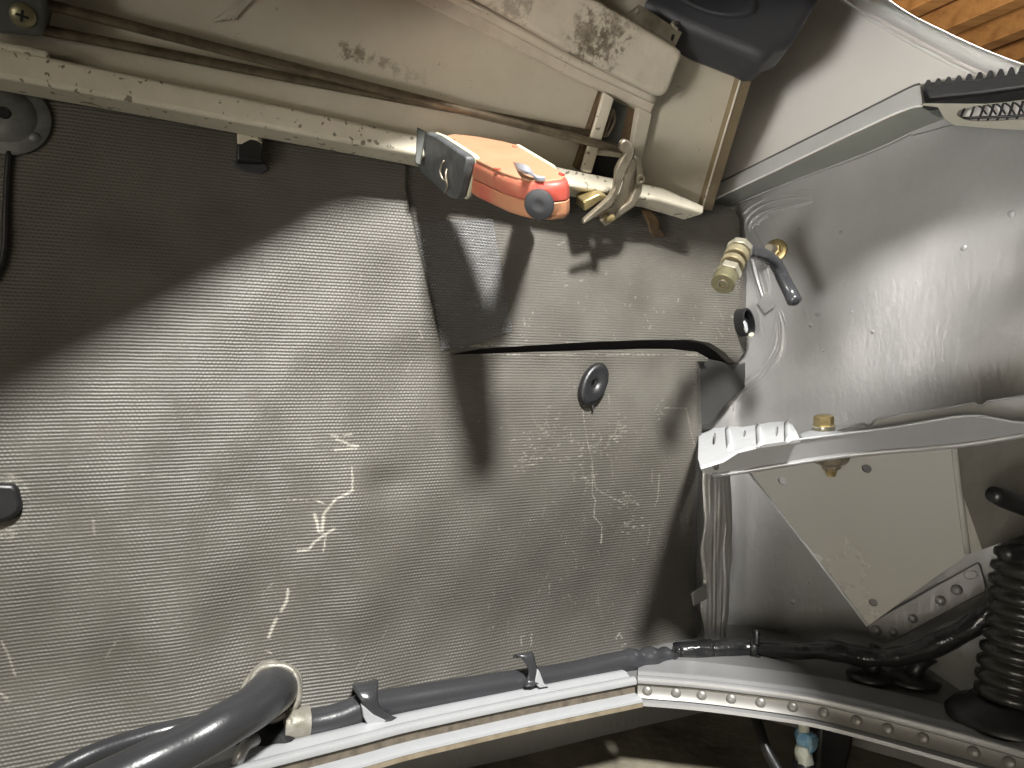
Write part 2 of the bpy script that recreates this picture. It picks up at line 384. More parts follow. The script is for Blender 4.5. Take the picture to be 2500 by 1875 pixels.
# ---- garage ceiling with rafters, far away beyond the lip
ceilz = 2.35
CE = Plane((0, 3, ceilz), (0, 0, 1)); CB = Plane((0, 3, ceilz + .16), (0, 0, 1))
ra = CE.on(2180, 62); rb = CE.on(2420, -50); rd = (rb - ra); rd.z = 0; rd.normalize(); rn = V((rd.y, -rd.x, 0))
C0 = CE.on(2360, 60)
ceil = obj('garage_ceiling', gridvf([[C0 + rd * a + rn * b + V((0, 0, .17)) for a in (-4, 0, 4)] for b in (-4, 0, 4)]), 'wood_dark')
tag(ceil, 'timber garage ceiling beyond the body lip', None, None, 'structure')
def box(c, ax, hx, hy, hz):
    x, y, z = ax; vs = [c + x * (hx * i) + y * (hy * j) + z * (hz * k) for i in (-1, 1) for j in (-1, 1) for k in (-1, 1)]
    return vs, [(0, 1, 3, 2), (4, 6, 7, 5), (0, 4, 5, 1), (2, 3, 7, 6), (0, 2, 6, 4), (1, 5, 7, 3)]
proto = None
for i in range(-7, 8):
    p = C0 + rn * (i * .45) + V((0, 0, .075))
    if proto is None:
        proto = obj('rafter', box(V((0, 0, 0)), (rd, rn, V((0, 0, 1))), 3.6, .065, .08), 'wood', None, bevel=.006); r_ = proto
    else:
        r_ = proto.copy(); COL.objects.link(r_)
    r_.parent = ceil; r_.location = p
bproto = None
for i in range(-14, 14):
    p = C0 + rd * (i * .145) + V((0, 0, .162))
    if bproto is None:
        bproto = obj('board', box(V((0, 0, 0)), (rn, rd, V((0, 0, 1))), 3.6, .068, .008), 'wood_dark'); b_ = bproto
    else:
        b_ = bproto.copy(); COL.objects.link(b_)
    b_.parent = ceil; b_.location = p

# ================================================================== RUBBER MAT (ribbed, worn, with a slit)
DU = V((.48, 0, 0)); DU = V((1, .48, 0)).normalized(); O = V((0, .70, 0))
def uz(px, py):
    p = MAT.on(px, py); return ((p - O).dot(DU), p.z)
def curve(pts):
    q = [uz(*p) for p in pts]; return np.array([a for a, b in q]), np.array([b for a, b in q])
def fn(pts):
    a, b = curve(pts); o = np.argsort(a); a, b = a[o], b[o]
    return lambda u: np.interp(u, a, b)
slit_top = fn([(-200, 1000), (600, 905), (1104, 864), (1180, 850), (1250, 846), (1450, 834), (1600, 829), (1690, 829), (1735, 838), (1770, 860), (1797, 888), (1815, 868), (1830, 858), (1850, 820), (1856, 790)])
slit_bot = fn([(-200, 1000), (600, 905), (1104, 866), (1140, 865), (1250, 861), (1450, 855), (1560, 852), (1640, 852), (1700, 859), (1728, 875)])
top_f = fn([(-200, 80), (0, 150), (500, 250), (1000, 345), (1600, 470), (1780, 505), (1803, 530), (1815, 610), (1838, 690), (1856, 788)])
bot_f = fn([(-200, 2010), (0, 1985), (500, 1900), (900, 1790), (1250, 1715), (1600, 1640), (1735, 1570)])
u0, u1 = uz(-160, 900)[0], uz(1856, 788)[0]; uL1 = uz(1729, 1000)[0]; uS = uz(1104, 865)[0]
NC = 760; us = np.linspace(u0, u1, NC)
nl = int(np.searchsorted(us, uL1)); ns = int(np.searchsorted(us, uS))
NU, NL = 200, 330
sm = lambda x, a, b: np.clip((x - a) / (b - a), 0, 1) ** 2 * (3 - 2 * np.clip((x - a) / (b - a), 0, 1))
fL = uz(1008, 560); fL2 = uz(1076, 862); fR = uz(1206, 560); fR2 = uz(1250, 812)
def relief(u, z):
    h = np.zeros_like(u)
    c = uz(425, 1400)[0]; h += .005 * np.exp(-((u - c) / .034) ** 2) * sm(-z, .02, .22)
    c = uz(870, 1200)[0] + .12 * (z + .1) * 0; h += .004 * np.exp(-((u - c) / .03) ** 2) * sm(-z, -.01, .10)
    c = uz(930, 1185); h -= .004 * np.exp(-(((u - c[0]) / .022) ** 2 + ((z - c[1]) / .016) ** 2))
    c = uz(640, 1400)[0]; h -= .002 * np.exp(-((u - c) / .04) ** 2) * sm(-z, .0, .15)
    h += .0006 * np.sin(u * 47 + z * 21) * np.sin(z * 38 - u * 13 + 1) + .0004 * np.sin(u * 90 - z * 65 + 2)
    h += .022 * np.clip((-.20 - z) / .08, 0, 3) ** 2 * .6
    # fold step beside the darker patch
    k = np.clip((z - fL2[1]) / (fL[1] - fL2[1]), -.3, 1.3)
    ul = fL2[0] + (fL[0] - fL2[0]) * k; zz = sm(z, fL2[1] - .012, fL2[1] + .02)
    h += zz * np.where(u < ul, .0045 * np.exp(-(ul - u) / .06), .0045 * np.exp(-(u - ul) / .002))
    # lower sheet sits slightly further back just under the slit, sags at its right edge
    c = uz(1500, 880); h -= .003 * np.exp(-(((u - c[0]) / .12) ** 2 + ((z - (c[1] - .012)) / .02) ** 2))
    h -= .010 * sm(u, uL1 - .018, uL1 + .002) * (z < c[1])
    h -= .012 * sm(u, uz(1800, 700)[0], u1)
    h -= .012 * sm(-z, .03, .26) * sm(u, uz(900, 1300)[0], uz(1500, 1300)[0])
    return h
def sheet(us_, zt, zb, nr):
    t = np.linspace(0, 1, nr)[:, None]; z = zt[None, :] * (1 - t) + zb[None, :] * t
    return np.repeat(us_[None, :], nr, 0), z
Uu, Uz = sheet(us, top_f(us), slit_top(us), NU)
Lu, Lz = sheet(us[:nl], slit_bot(us[:nl]), bot_f(us[:nl]), NL)
# wavy right edge
wv = .0016 * np.sin(Lz * 55) + .0010 * np.sin(Lz * 140 + 1)
edge = sm(Lu, uL1 - .02, uL1); Lu = Lu + wv * edge
uu = np.concatenate([Uu.ravel(), Lu.ravel()]); zz = np.concatenate([Uz.ravel(), Lz.ravel()])
h = relief(uu, zz)
nM = np.array(MAT.n); dU = np.array(DU)
vert = np.array(O)[None] + uu[:, None] * dU[None] + zz[:, None] * np.array((0, 0, 1))[None] + h[:, None] * nM[None]
iU = np.arange(NU * NC).reshape(NU, NC); iL = NU * NC + np.arange(NL * nl).reshape(NL, nl)
iLw = iL.copy(); iLw[0, :ns] = iU[-1, :ns]
def quads(I): return np.stack([I[:-1, :-1], I[1:, :-1], I[1:, 1:], I[:-1, 1:]], -1).reshape(-1, 4)
skirts = []; extra = []
nv = len(vert)
def skirt(idx, depth):
    global nv
    b = np.arange(nv, nv + len(idx)); nv += len(idx); extra.append(vert[idx] - nM[None] * depth)
    skirts.append(np.stack([idx[:-1], idx[1:], b[1:], b[:-1]], -1))
skirt(iU[-1, ns:], .012); skirt(iL[0, ns:], .012); skirt(iL[:, -1], .012); skirt(iU[:, -1], .012)
allv = np.concatenate([vert] + extra); allf = np.concatenate([quads(iU), quads(iLw)] + skirts)
me = bpy.data.meshes.new('rubber_mat')
me.vertices.add(len(allv)); me.vertices.foreach_set('co', allv.astype(np.float32).ravel())
me.loops.add(allf.size); me.loops.foreach_set('vertex_index', allf.astype(np.int32).ravel())
me.polygons.add(len(allf)); me.polygons.foreach_set('loop_start', np.arange(0, allf.size, 4, dtype=np.int32))
me.update(calc_edges=True)
me.polygons.foreach_set('use_smooth', [True] * len(allf)); me.set_sharp_from_angle(angle=math.radians(55))
uvl = me.uv_layers.new(name='UVMap')
UV = np.zeros((len(allv), 2), np.float32); UV[:len(uu), 0] = uu; UV[:len(uu), 1] = zz
uvl.data.foreach_set('uv', UV[allf.ravel()].ravel())
# wear painted on the rubber: scratches, paint smears, specks
wear = np.zeros(len(uu))
nz = rng.random(len(uu))
Zs = np.concatenate([Uz.ravel(), Lz.ravel()])
def stroke(pts, w, a=1., broken=.35):
    q = [uz(*p) for p in pts]; wm = w / F * .68 * .42
    umn = min(p[0] for p in q) - 3 * wm; umx = max(p[0] for p in q) + 3 * wm
    zmn = min(p[1] for p in q) - 3 * wm; zmx = max(p[1] for p in q) + 3 * wm
    sel = np.where((uu > umn) & (uu < umx) & (zz > zmn) & (zz < zmx))[0]
    if not len(sel): return
    su, sz = uu[sel], zz[sel]; best = np.full(len(sel), 9.)
    for (a0, b0), (a1, b1) in zip(q[:-1], q[1:]):
        L2 = (a1 - a0) ** 2 + (b1 - b0) ** 2 + 1e-12
        t = np.clip(((su - a0) * (a1 - a0) + (sz - b0) * (b1 - b0)) / L2, 0, 1)
        best = np.minimum(best, np.hypot(su - a0 - t * (a1 - a0), sz - b0 - t * (b1 - b0)))
    rows_ = .5 + .5 * np.cos(sz * 2 * np.pi / .0031)     # paint catches on the crests of the ribs
    v = np.clip(1.35 - best / wm, 0, 1) * a * .66 * (1 - broken + broken * rows_) * (.75 + .25 * nz[sel])
    bl = .5 + .5 * np.sin(su * 1900 + 3 * np.sin(sz * 700)) * np.sin(sz * 2300 + 2 * np.sin(su * 900)); v = np.clip(v * 1.25 - .55 * bl * (.35 + .65 * nz[sel]), 0, 1)
    wear[sel] = np.maximum(wear[sel], v)
S = [([(857, 1140), (859, 1168), (858, 1196)], 5, .9), ([(859, 1196), (842, 1206), (817, 1219), (801, 1240), (789, 1256), (785, 1292)], 7, .95),
     ([(768, 1256), (774, 1275), (778, 1298)], 9, 1), ([(790, 1262), (786, 1296)], 10, .9), ([(815, 1290), (791, 1305), (766, 1325), (755, 1341), (728, 1345)], 7, 1), ([(795, 1305), (789, 1346)], 4, .9), ([(770, 1221), (790, 1229)], 5, .9), ([(700, 1219), (768, 1222)], 2.5, .6),
     ([(808, 1062), (826, 1065)], 6, .8), ([(820, 1073), (846, 1080)], 7, .9), ([(848, 1085), (873, 1089)], 7, .9), ([(815, 1098), (870, 1094)], 5, .8), ([(838, 1062), (858, 1060)], 5, .8),
     ([(704, 1440), (700, 1470), (687, 1492)], 9, 1), ([(675, 1513), (665, 1535), (657, 1557)], 10, 1), ([(640, 1456), (668, 1422)], 3, .6), ([(648, 1590), (663, 1596)], 4, .7),
     ([(1423, 1000), (1430, 1050), (1437, 1090), (1447, 1125), (1453, 1165), (1457, 1190), (1475, 1205), (1518, 1226)], 4, .7), ([(1447, 1130), (1451, 1210), (1458, 1222), (1455, 1262), (1476, 1286), (1477, 1327)], 4.5, .8),
     ([(1477, 1308), (1477, 1328)], 7, 1), ([(1487, 965), (1488, 1080), (1496, 1130), (1501, 1182)], 3, .6), ([(1510, 1028), (1500, 1062), (1489, 1068), (1484, 1090)], 7, .6),
     ([(1620, 995), (1676, 997), (1683, 1030), (1690, 1066), (1704, 1112)], 4, .75), ([(1614, 1158), (1612, 1218), (1605, 1237)], 5, .8), ([(1596, 1285), (1591, 1335)], 4, .7), ([(1470, 1070), (1456, 1092), (1440, 1090)], 6, .6),
     ([(168, 1139), (216, 1138)], 4, .6), ([(288, 1152), (430, 1165)], 3, .45), ([(430, 1166), (545, 1184)], 2.5, .4), ([(228, 1270), (229, 1306)], 5, .65), ([(4, 1566), (20, 1600), (36, 1648)], 5, .7), ([(0, 1690), (24, 1712)], 6, .6),
     ([(295, 1546), (258, 1606)], 3, .5), ([(378, 1404), (345, 1442)], 2.5, .5), ([(1188, 1541), (1205, 1537), (1222, 1520)], 4, .6), ([(1276, 1578), (1278, 1558), (1286, 1556)], 4, .8), ([(1300, 1578), (1303, 1553)], 4, .8), ([(1510, 1562), (1520, 1550), (1524, 1560)], 5, .9), ([(1520, 1580), (1533, 1573)], 3, .8),
     ([(880, 672), (877, 728)], 2.5, .4), ([(1095, 612), (1104, 636)], 3, .5), ([(1005, 880), (995, 905), (1000, 915)], 4, .6), ([(1020, 805), (1030, 825), (1018, 830)], 4, .7),
     ([(1030, 815), (1090, 845)], 3, .4), ([(1380, 1415), (1375, 1425)], 4, .6), ([(965, 1022), (978, 1040), (1000, 1043)], 3, .6), ([(1380, 1460), (1392, 1468)], 3, .5), ([(1200, 1480), (1196, 1500)], 3, .6),
     ([(945, 1525), (938, 1545), (925, 1562)], 2.5, .6), ([(890, 1590), (870, 1620), (850, 1640)], 2.5, .5), ([(820, 1560), (812, 1580), (800, 1590)], 2.5, .5), ([(1750, 800), (1765, 825)], 3, .8), ([(1756, 760), (1764, 780)], 3, .8), ([(1785, 773), (1800, 778)], 4, .9),
     ([(1350, 1395), (1340, 1420)], 3, .4), ([(1640, 1310), (1634, 1345)], 5, .55), ([(1665, 1355), (1668, 1340)], 4, .5), ([(1670, 1250), (1675, 1285), (1677, 1293)], 4, .5), ([(1560, 1290), (1530, 1285), (1505, 1310)], 4, .4)]
for p, w, a in S: stroke(p, w, a * 1.15 if p[0][0] < 900 else a * .8)
for _ in range(150):   # small scattered scratches, denser to the lower right
    x = 1200 + 500 * random.random() ** .8; y = 1000 + 560 * random.random(); a = math.radians(random.choice([70, 80, 100, 110, 30]) + random.uniform(-15, 15)); l = random.uniform(8, 40)
    stroke([(x, y), (x + l * math.cos(a), y + l * math.sin(a))], random.uniform(2, 3.4), random.uniform(.15, .5))
for _ in range(70):
    x = random.uniform(0, 1200); y = random.uniform(1000, 1650); a = random.uniform(0, 3.1); l = random.uniform(4, 40)
    stroke([(x, y), (x + l * math.cos(a), y + l * math.sin(a))], random.uniform(1.8, 3), random.uniform(.15, .45))
for _ in range(80):   # specks
    x = random.uniform(1260, 1820); y = random.uniform(640, 830); l = random.uniform(0, 9)
    stroke([(x, y), (x + l * random.uniform(-.5, .5), y + l)], random.uniform(2, 4.5), random.uniform(.3, .9))
for cx, cy, rx, ry, n in [(1325, 1075, 60, 70, 110), (1455, 1080, 40, 40, 40), (1510, 1045, 25, 40, 40), (1535, 1225, 35, 30, 60), (1545, 1285, 40, 20, 30), (1420, 960, 25, 30, 30), (1290, 1130, 30, 20, 30), (1425, 1165, 25, 40, 35), (1610, 1010, 14, 30, 16), (1395, 640, 60, 90, 20)]:
    for _ in range(n):
        x = random.gauss(cx, rx * .5); y = random.gauss(cy, ry * .5); l = random.uniform(3, 12)
        stroke([(x, y), (x + l * .9, y - l * .3)], random.uniform(2.5, 4.5), random.uniform(.25, .7))
# ring of old glue round the left plug
for k in range(40):
    a = k / 40 * 2 * math.pi; x = 8 + 62 * math.cos(a); y = 1235 + 76 * math.sin(a)
    stroke([(x, y), (x - 16 * math.cos(a), y - 18 * math.sin(a))], 22, random.uniform(.25, .6), .2)
for _ in range(60): # torn fluff along the slit lips
    x = random.uniform(1105, 1700); stroke([(x, 828 + (1700 - x) * .03 + random.uniform(-2, 6)), (x + random.uniform(4, 26), 828 + (1700 - x) * .03 + random.uniform(-2, 6))], 3, random.uniform(.2, .8), .1)
    x = random.uniform(1105, 1700); stroke([(x, 866), (x + random.uniform(4, 30), 865)], 4, random.uniform(.2, .7), .1)
gx = (uu - uz(1500, 1400)[0]) / .13; gz = (zz - uz(1500, 1400)[1]) / .115  # lower right colour darkened for light falloff as well as grime
falloff_grime = np.exp(-(gx ** 2 + gz ** 2)); gx = (uu - uz(1100, 1450)[0]) / .12; gz = (zz - uz(1100, 1450)[1]) / .09
falloff_grime = np.clip(falloff_grime + .6 * np.exp(-(gx ** 2 + gz ** 2)), 0, 1)
ag_ = me.attributes.new('grime', 'FLOAT', 'POINT'); gv_ = np.zeros(len(allv), np.float32); gv_[:len(falloff_grime)] = falloff_grime; ag_.data.foreach_set('value', gv_)
at_ = me.attributes.new('wear', 'FLOAT', 'POINT'); wv_ = np.zeros(len(allv), np.float32); wv_[:len(wear)] = wear
at_.data.foreach_set('value', wv_)

def rubber(name, c, c2, rough, period=.0027, weave=.30, strength=.55, dist=.0008, spec=.42, wearc=(.55, .53, .45)):
    m = bpy.data.materials.new(name); m.use_nodes = True; t = m.node_tree; b = t.nodes['Principled BSDF']
    uv = nn(t, 'ShaderNodeUVMap'); uv.uv_map = 'UVMap'
    nd = nn(t, 'ShaderNodeTexNoise'); nd.inputs['Scale'].default_value = 60; nd.inputs['Detail'].default_value = 2; t.links.new(uv.outputs[0], nd.inputs['Vector'])
    sep = nn(t, 'ShaderNodeSeparateXYZ'); t.links.new(uv.outputs[0], sep.inputs[0])
    def math_(op, a, b_=None, c_=None):
        n = nn(t, 'ShaderNodeMath', operation=op)
        for i, x in enumerate((a, b_, c_)):
            if x is None: continue
            if isinstance(x, (int, float)): n.inputs[i].default_value = x
            else: t.links.new(x, n.inputs[i])
        return n.outputs[0]
    zz_ = math_('MULTIPLY_ADD', nd.outputs[0], .0008, sep.outputs[1])
    rowph = math_('MULTIPLY', zz_, 2 * math.pi / period)
    row = math_('SINE', rowph)
    par = math_('SINE', math_('MULTIPLY', rowph, .5))
    colph = math_('MULTIPLY_ADD', sep.outputs[0], 2 * math.pi / (period * 1.15), math_('MULTIPLY', math_('SIGN', par), 1.57))
    colw = math_('SINE', math_('MULTIPLY_ADD', nd.outputs[0], 2.5, colph))
    nf = nn(t, 'ShaderNodeTexNoise'); nf.inputs['Scale'].default_value = 420; nf.inputs['Detail'].default_value = 3; t.links.new(uv.outputs[0], nf.inputs['Vector'])
    na = nn(t, 'ShaderNodeTexNoise'); na.inputs['Scale'].default_value = 34; na.inputs['Detail'].default_value = 5; na.inputs['Roughness'].default_value = .7; t.links.new(uv.outputs[0], na.inputs['Vector'])
    ra = nn(t, 'ShaderNodeMapRange'); ra.inputs[1].default_value = .36; ra.inputs[2].default_value = .62; ra.inputs[3].default_value = .55; ra.inputs[4].default_value = 1.15; t.links.new(na.outputs[0], ra.inputs[0])
    hgt = math_('ADD', math_('MULTIPLY', math_('MULTIPLY_ADD', colw, weave, row), ra.outputs[0]), math_('MULTIPLY', nf.outputs[0], 1.5))
    bp = nn(t, 'ShaderNodeBump'); bp.inputs['Strength'].default_value = strength; bp.inputs['Distance'].default_value = dist * .5
    t.links.new(hgt, bp.inputs['Height']); t.links.new(bp.outputs[0], b.inputs['Normal'])
    nb = nn(t, 'ShaderNodeTexNoise'); nb.inputs['Scale'].default_value = 16; nb.inputs['Detail'].default_value = 6; t.links.new(uv.outputs[0], nb.inputs['Vector'])
    r1 = nn(t, 'ShaderNodeMapRange'); r1.inputs[1].default_value = .35; r1.inputs[2].default_value = .65; t.links.new(nb.outputs[0], r1.inputs[0])
    mx = nn(t, 'ShaderNodeMix', data_type='RGBA'); mx.inputs[6].default_value = (*c, 1); mx.inputs[7].default_value = (*c2, 1); t.links.new(r1.outputs[0], mx.inputs[0])
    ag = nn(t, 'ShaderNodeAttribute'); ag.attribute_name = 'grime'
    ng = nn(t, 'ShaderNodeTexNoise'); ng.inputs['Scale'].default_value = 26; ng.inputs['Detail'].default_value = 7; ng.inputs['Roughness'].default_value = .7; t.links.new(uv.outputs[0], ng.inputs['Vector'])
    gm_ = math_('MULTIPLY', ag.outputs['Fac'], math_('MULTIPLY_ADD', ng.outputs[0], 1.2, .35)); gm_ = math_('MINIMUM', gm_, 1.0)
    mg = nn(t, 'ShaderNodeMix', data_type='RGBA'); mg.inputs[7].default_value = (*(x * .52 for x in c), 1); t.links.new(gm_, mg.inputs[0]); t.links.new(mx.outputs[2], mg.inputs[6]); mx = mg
    ndu = nn(t, 'ShaderNodeTexNoise'); ndu.inputs['Scale'].default_value = 700; ndu.inputs['Detail'].default_value = 4; ndu.inputs['Roughness'].default_value = .8; t.links.new(uv.outputs[0], ndu.inputs['Vector'])
    rdu = nn(t, 'ShaderNodeMapRange'); rdu.inputs[1].default_value = .56; rdu.inputs[2].default_value = .80; rdu.inputs[4].default_value = .55; t.links.new(ndu.outputs[0], rdu.inputs[0])
    mdu = nn(t, 'ShaderNodeMix', data_type='RGBA'); mdu.inputs[7].default_value = (.30, .285, .24, 1); t.links.new(rdu.outputs[0], mdu.inputs[0]); t.links.new(mx.outputs[2], mdu.inputs[6]); mx = mdu
    at = nn(t, 'ShaderNodeAttribute'); at.attribute_name = 'wear'
    mw = nn(t, 'ShaderNodeMix', data_type='RGBA'); mw.inputs[7].default_value = (*wearc, 1)
    t.links.new(at.outputs['Fac'], mw.inputs[0]); t.links.new(mx.outputs[2], mw.inputs[6]); t.links.new(mw.outputs[2], b.inputs['Base Color'])
    b.inputs['Specular IOR Level'].default_value = spec
    rr = nn(t, 'ShaderNodeMapRange'); rr.inputs[3].default_value = rough - .06; rr.inputs[4].default_value = rough + .10; t.links.new(nb.outputs[0], rr.inputs[0]); t.links.new(rr.outputs[0], b.inputs['Roughness'])
    return m
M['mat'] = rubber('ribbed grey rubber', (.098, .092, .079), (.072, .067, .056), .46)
M['flap_rubber'] = material('dark smooth rubber', (.028, .028, .027), .55, c2=(.02, .02, .019), nscale=40, bump=.2, bscale=150)
M['patch'] = rubber('glossy dark rubber patch', (.105, .103, .102), (.085, .083, .083), .30, period=.0026, weave=.9, dist=.0014)
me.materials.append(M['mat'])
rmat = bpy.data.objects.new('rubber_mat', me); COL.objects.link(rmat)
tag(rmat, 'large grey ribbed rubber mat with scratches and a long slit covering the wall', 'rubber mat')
obj('foam_backing', plate([MAT.on(x, y, -.016) for x, y in [(1090, 845), (1700, 800), (1790, 815), (1806, 872), (1790, 888), (1740, 886), (1700, 890), (1090, 885)]], MAT.n * -.004), 'hole', rmat)  # near-black sheet put behind the slit as its deep shade
obj('flap', plate(MAT.many([(1702, 872), (1760, 882), (1800, 893), (1850, 872), (1878, 880), (1850, 922), (1800, 962), (1764, 998), (1740, 1032), (1712, 1040)], -.009), MAT.n * -.004), 'flap_rubber', rmat, bevel=.001)  # dark wedge standing in for the shadow in the corner
# darker glossy patch between the fold and the right-hand seam
rows = []; uvr = []
for j in range(60):
    t = j / 59; r = []
    for i in range(40):
        s = i / 39
        a = V((*uz(1010 + (1074 - 1010) * t, 545 + (858 - 545) * t), 0)); b = V((*uz(1202 + (1250 - 1202) * t, 535 + (810 - 535) * t), 0)); q = a.lerp(b, s)
        wob = .0006 * math.sin(t * 40 + s * 9)
        hh = relief(np.array([q.x]), np.array([q.y]))[0]
        r.append(O + DU * q.x + V((0, 0, q.y)) + MAT.n * (.0012 + (hh if s > .05 else 0) * .6 + wob * .5 - .004 * (1 - s) * 0)); uvr.append((q.x, q.y))
    rows.append(r)
pa = obj('patch', gridvf(rows), 'patch', rmat, smooth='all'); l = pa.data.uv_layers.new(name='UVMap')
for lp in pa.data.loops: l.data[lp.index].uv = uvr[lp.vertex_index]
pa['label'] = 'darker glossy rubber patch'

# ---- things plugged into the mat
def oval_plug(px, py, rx, ry, name, label):
    c = MAT.on(px, py, .002); t = thing(name, c, label, 'plug')
    f = .75 / F
    a = DU; b = V((.16, 0, 1)).normalized()
    def ring(sx, sy, h, n=36, cx=0, cz=0): return [c + a * ((sx * math.cos(q) + .30 * sy * math.sin(q)) * f * 1.09 + cx) + V((0, 0, 1)) * (sy * math.sin(q) * f + cz) + MAT.n * h for q in (2 * math.pi * i / n for i in range(n))]
    rows = [ring(rx, ry, 0), ring(rx, ry, .004), ring(rx * .94, ry * .94, .0062), ring(rx * .7, ry * .7, .0070), ring(rx * .45, ry * .45, .0058), ring(rx * .16, ry * .10, .0045), ring(rx * .10, ry * .05, .001)]
    rows = [r + [r[0]] for r in rows]
    vs, fs = gridvf(rows); obj('cap', (vs, fs), 'black_rubber', t, smooth='all')
    obj('nib', tube([c + MAT.n * .002 + V((0, 0, -ry * f)), c + MAT.n * .002 + V((0, 0, -ry * f - .005))], .0012, 8, 2), 'black_rubber', t, smooth=True)
    obj('slit', tube([c + MAT.n * .0052 + V((-.001, 0, -.0025)), c + MAT.n * .0056 + V((.001, 0, .0025))], .0012, 8, 2), 'hole', t, smooth=True)
    return t
oval_plug(1446, 937, 33, 50, 'rubber_plug', 'oval black rubber plug with a dimple just under the slit in the mat')
c = MAT.on(2, 1230, .0)
t = thing('square_plug', c, 'black rounded square plug ringed by old glue on the left of the mat', 'plug')
pts = [(-70, 1180), (35, 1182), (44, 1196), (53, 1232), (50, 1250), (28, 1268), (0, 1278), (-70, 1280)]
obj('cap', plate(MAT.many(pts, .007), MAT.n * -.009), 'black_rubber', t, bevel=.003, seg=3)
c = MAT.on(16, 285, .001)
t = thing('dished_washer', c, 'round dull metal washer with a dark centre hole under the left end of the rail', 'washer')
obj('flange', lathe(c, MAT.n, [(.0275, 0), (.0275, .002), (.0262, .003), (.019, .0035), (.017, .006), (.010, .0085), (.0045, .009), (.0036, .006), (.0034, .002)], 40), 'zinc', t, smooth=True)
obj('centre_hole', cyl(c + MAT.n * .0062, MAT.n, .0033, .0018, 20), 'hole', t)
obj('bump', dome(MAT.on(85, 335, .004), MAT.n, .004, .002), 'zinc', t, smooth='all')
t = obj('edge_trim', tube(MAT.many([(22, 370), (18, 430), (14, 520), (12, 590), (4, 640), (-20, 690)], .0025), .0022, 8, 5), 'black_rubber', smooth='all')  # black tube drawn for the dark crease in the mat
tag(t, 'thin black trim line hanging below the round washer', 'trim')
# cable eyelet in the mat near the corner
c = MAT.on(1828, 786, .014); t = thing('cable_eyelet', c, 'oval black eyelet with a white metal insert beside the corner seam', 'eyelet')
f = .83 / F
def oval(c, rx, rz, h, n=28): return [c + DU * (rx * math.cos(q) - .2 * rz * math.sin(q)) + V((0, 0, rz * math.sin(q))) + MAT.n * h for q in (2 * math.pi * i / n for i in range(n))]
r0 = [oval(c, 19 * f, 33 * f, -.014), oval(c, 19 * f, 33 * f, .0005), oval(c, 15 * f, 28 * f, .001), oval(c, 14 * f, 27 * f, -.008), oval(c, 1 * f, 2 * f, -.0085)]
obj('ring', gridvf([r + [r[0]] for r in r0]), 'black_rubber', t, smooth=True)
obj('insert', plate([c + DU * (a * f) + V((0, 0, b * f)) + MAT.n * .0012 for a, b in [(-19, 0), (-14, 4), (-6, -4), (-3, -18), (-7, -28), (-13, -18)]], MAT.n * -.003), 'silver_bright', t, bevel=.001)
obj('insert', plate([c + DU * (a * f) + V((0, 0, b * f)) + MAT.n * .0014 for a, b in [(-2, -28), (12, -24), (16, -30), (8, -37), (0, -35)]], MAT.n * -.003), 'cream', t, bevel=.001)
# clip hanging from the rail
c = MAT.on(608, 345, .01)
t = thing('rail_clip', c, 'small cream clip with a black foot hanging under the chipped rail', 'clip')
obj('tab', plate(MAT.many([(579, 296), (638, 306), (641, 350), (628, 343), (612, 340), (590, 352), (580, 350)], .016), MAT.n * -.004), 'beige_chip', t, bevel=.001)
obj('foot', plate(MAT.many([(580, 348), (596, 342), (612, 338), (628, 342), (640, 350), (640, 394), (578, 390)], .0155), MAT.n * -.012), 'black_rubber', t, bevel=.0015)
obj('pad', plate(MAT.many([(566, 392), (650, 396), (657, 412), (640, 424), (600, 420), (568, 405)], .004), MAT.n * -.004), 'dark_plastic', t, bevel=.0015)  # dark plate in place of the clip's shadow on the mat
# metal tabs in the corner
for pts, off, lab in [([(1853, 738), (1874, 712), (1890, 728), (1893, 748), (1870, 765)], .004, 'small square metal tab beside the cable eyelet in the corner seam'),
                      ([(1690, 1448), (1722, 1428), (1727, 1462), (1695, 1480)], .012, 'small square metal tab at the low right edge of the mat')]:
    t = obj('metal_tab', plate((BULK if off < .01 else MAT).many(pts, off), MAT.n * -.003), 'silver', bevel=.0008)
    tag(t, lab, 'metal tab', 'spot welded tabs along the corner seam')
# strap clip under the end of the rail
c = MAT.on(1595, 545, .012); t = thing('strap_clip', c, 'bent dark strap clip hanging under the right end of the rail', 'clip')
obj('strap', plate(MAT.many([(1566, 511), (1588, 508), (1593, 517), (1609, 538), (1612, 559), (1590, 566), (1582, 541)], .014), MAT.n * -.003), 'rust', t, bevel=.0008)
obj('toe', plate([MAT.on(1590, 566, .014), MAT.on(1612, 559, .014), MAT.on(1627, 577, .004), MAT.on(1600, 580, .004)], MAT.n * -.003), 'rust', t, bevel=.0008)

# ================================================================== UPPER PANEL, RAIL, BEAM, RODS, HINGE
c = UPP.on(1000, 250)
t = thing('upper_panel', c, 'large dirty beige painted panel above the rubber mat', 'panel')
obj('sheet', plate(UPP.many([(-160, -110), (1500, -110), (1870, -60), (1850, 110), (1722, 512), (1600, 478), (1000, 352), (0, 165), (-160, 135)]), UPP.n * -.004), material(
    'dull beige panel paint', (.50, .46, .365), .5, c2=(.40, .36, .28), nscale=9, namt=.7, bump=.2, bscale=600,
    spots=[(UPP.on(848 + i_ * 30, 122 + i_ * 11) - c, .0115, .8 - i_ * .1) for i_ in range(7)], spot_c=(.12, .095, .06)), t)
obj('edge_flange', plate(UPP.many([(1829, 127), (1853, 141), (1739, 516), (1715, 511)], .010), UPP.n * -.018), 'olive', t, bevel=.0012)
obj('edge_bead', tube(UPP.many([(1827, 132), (1770, 320), (1714, 510)], .011), .0011, 8, 4), 'beige_chip', t, smooth='all')
bristle = []
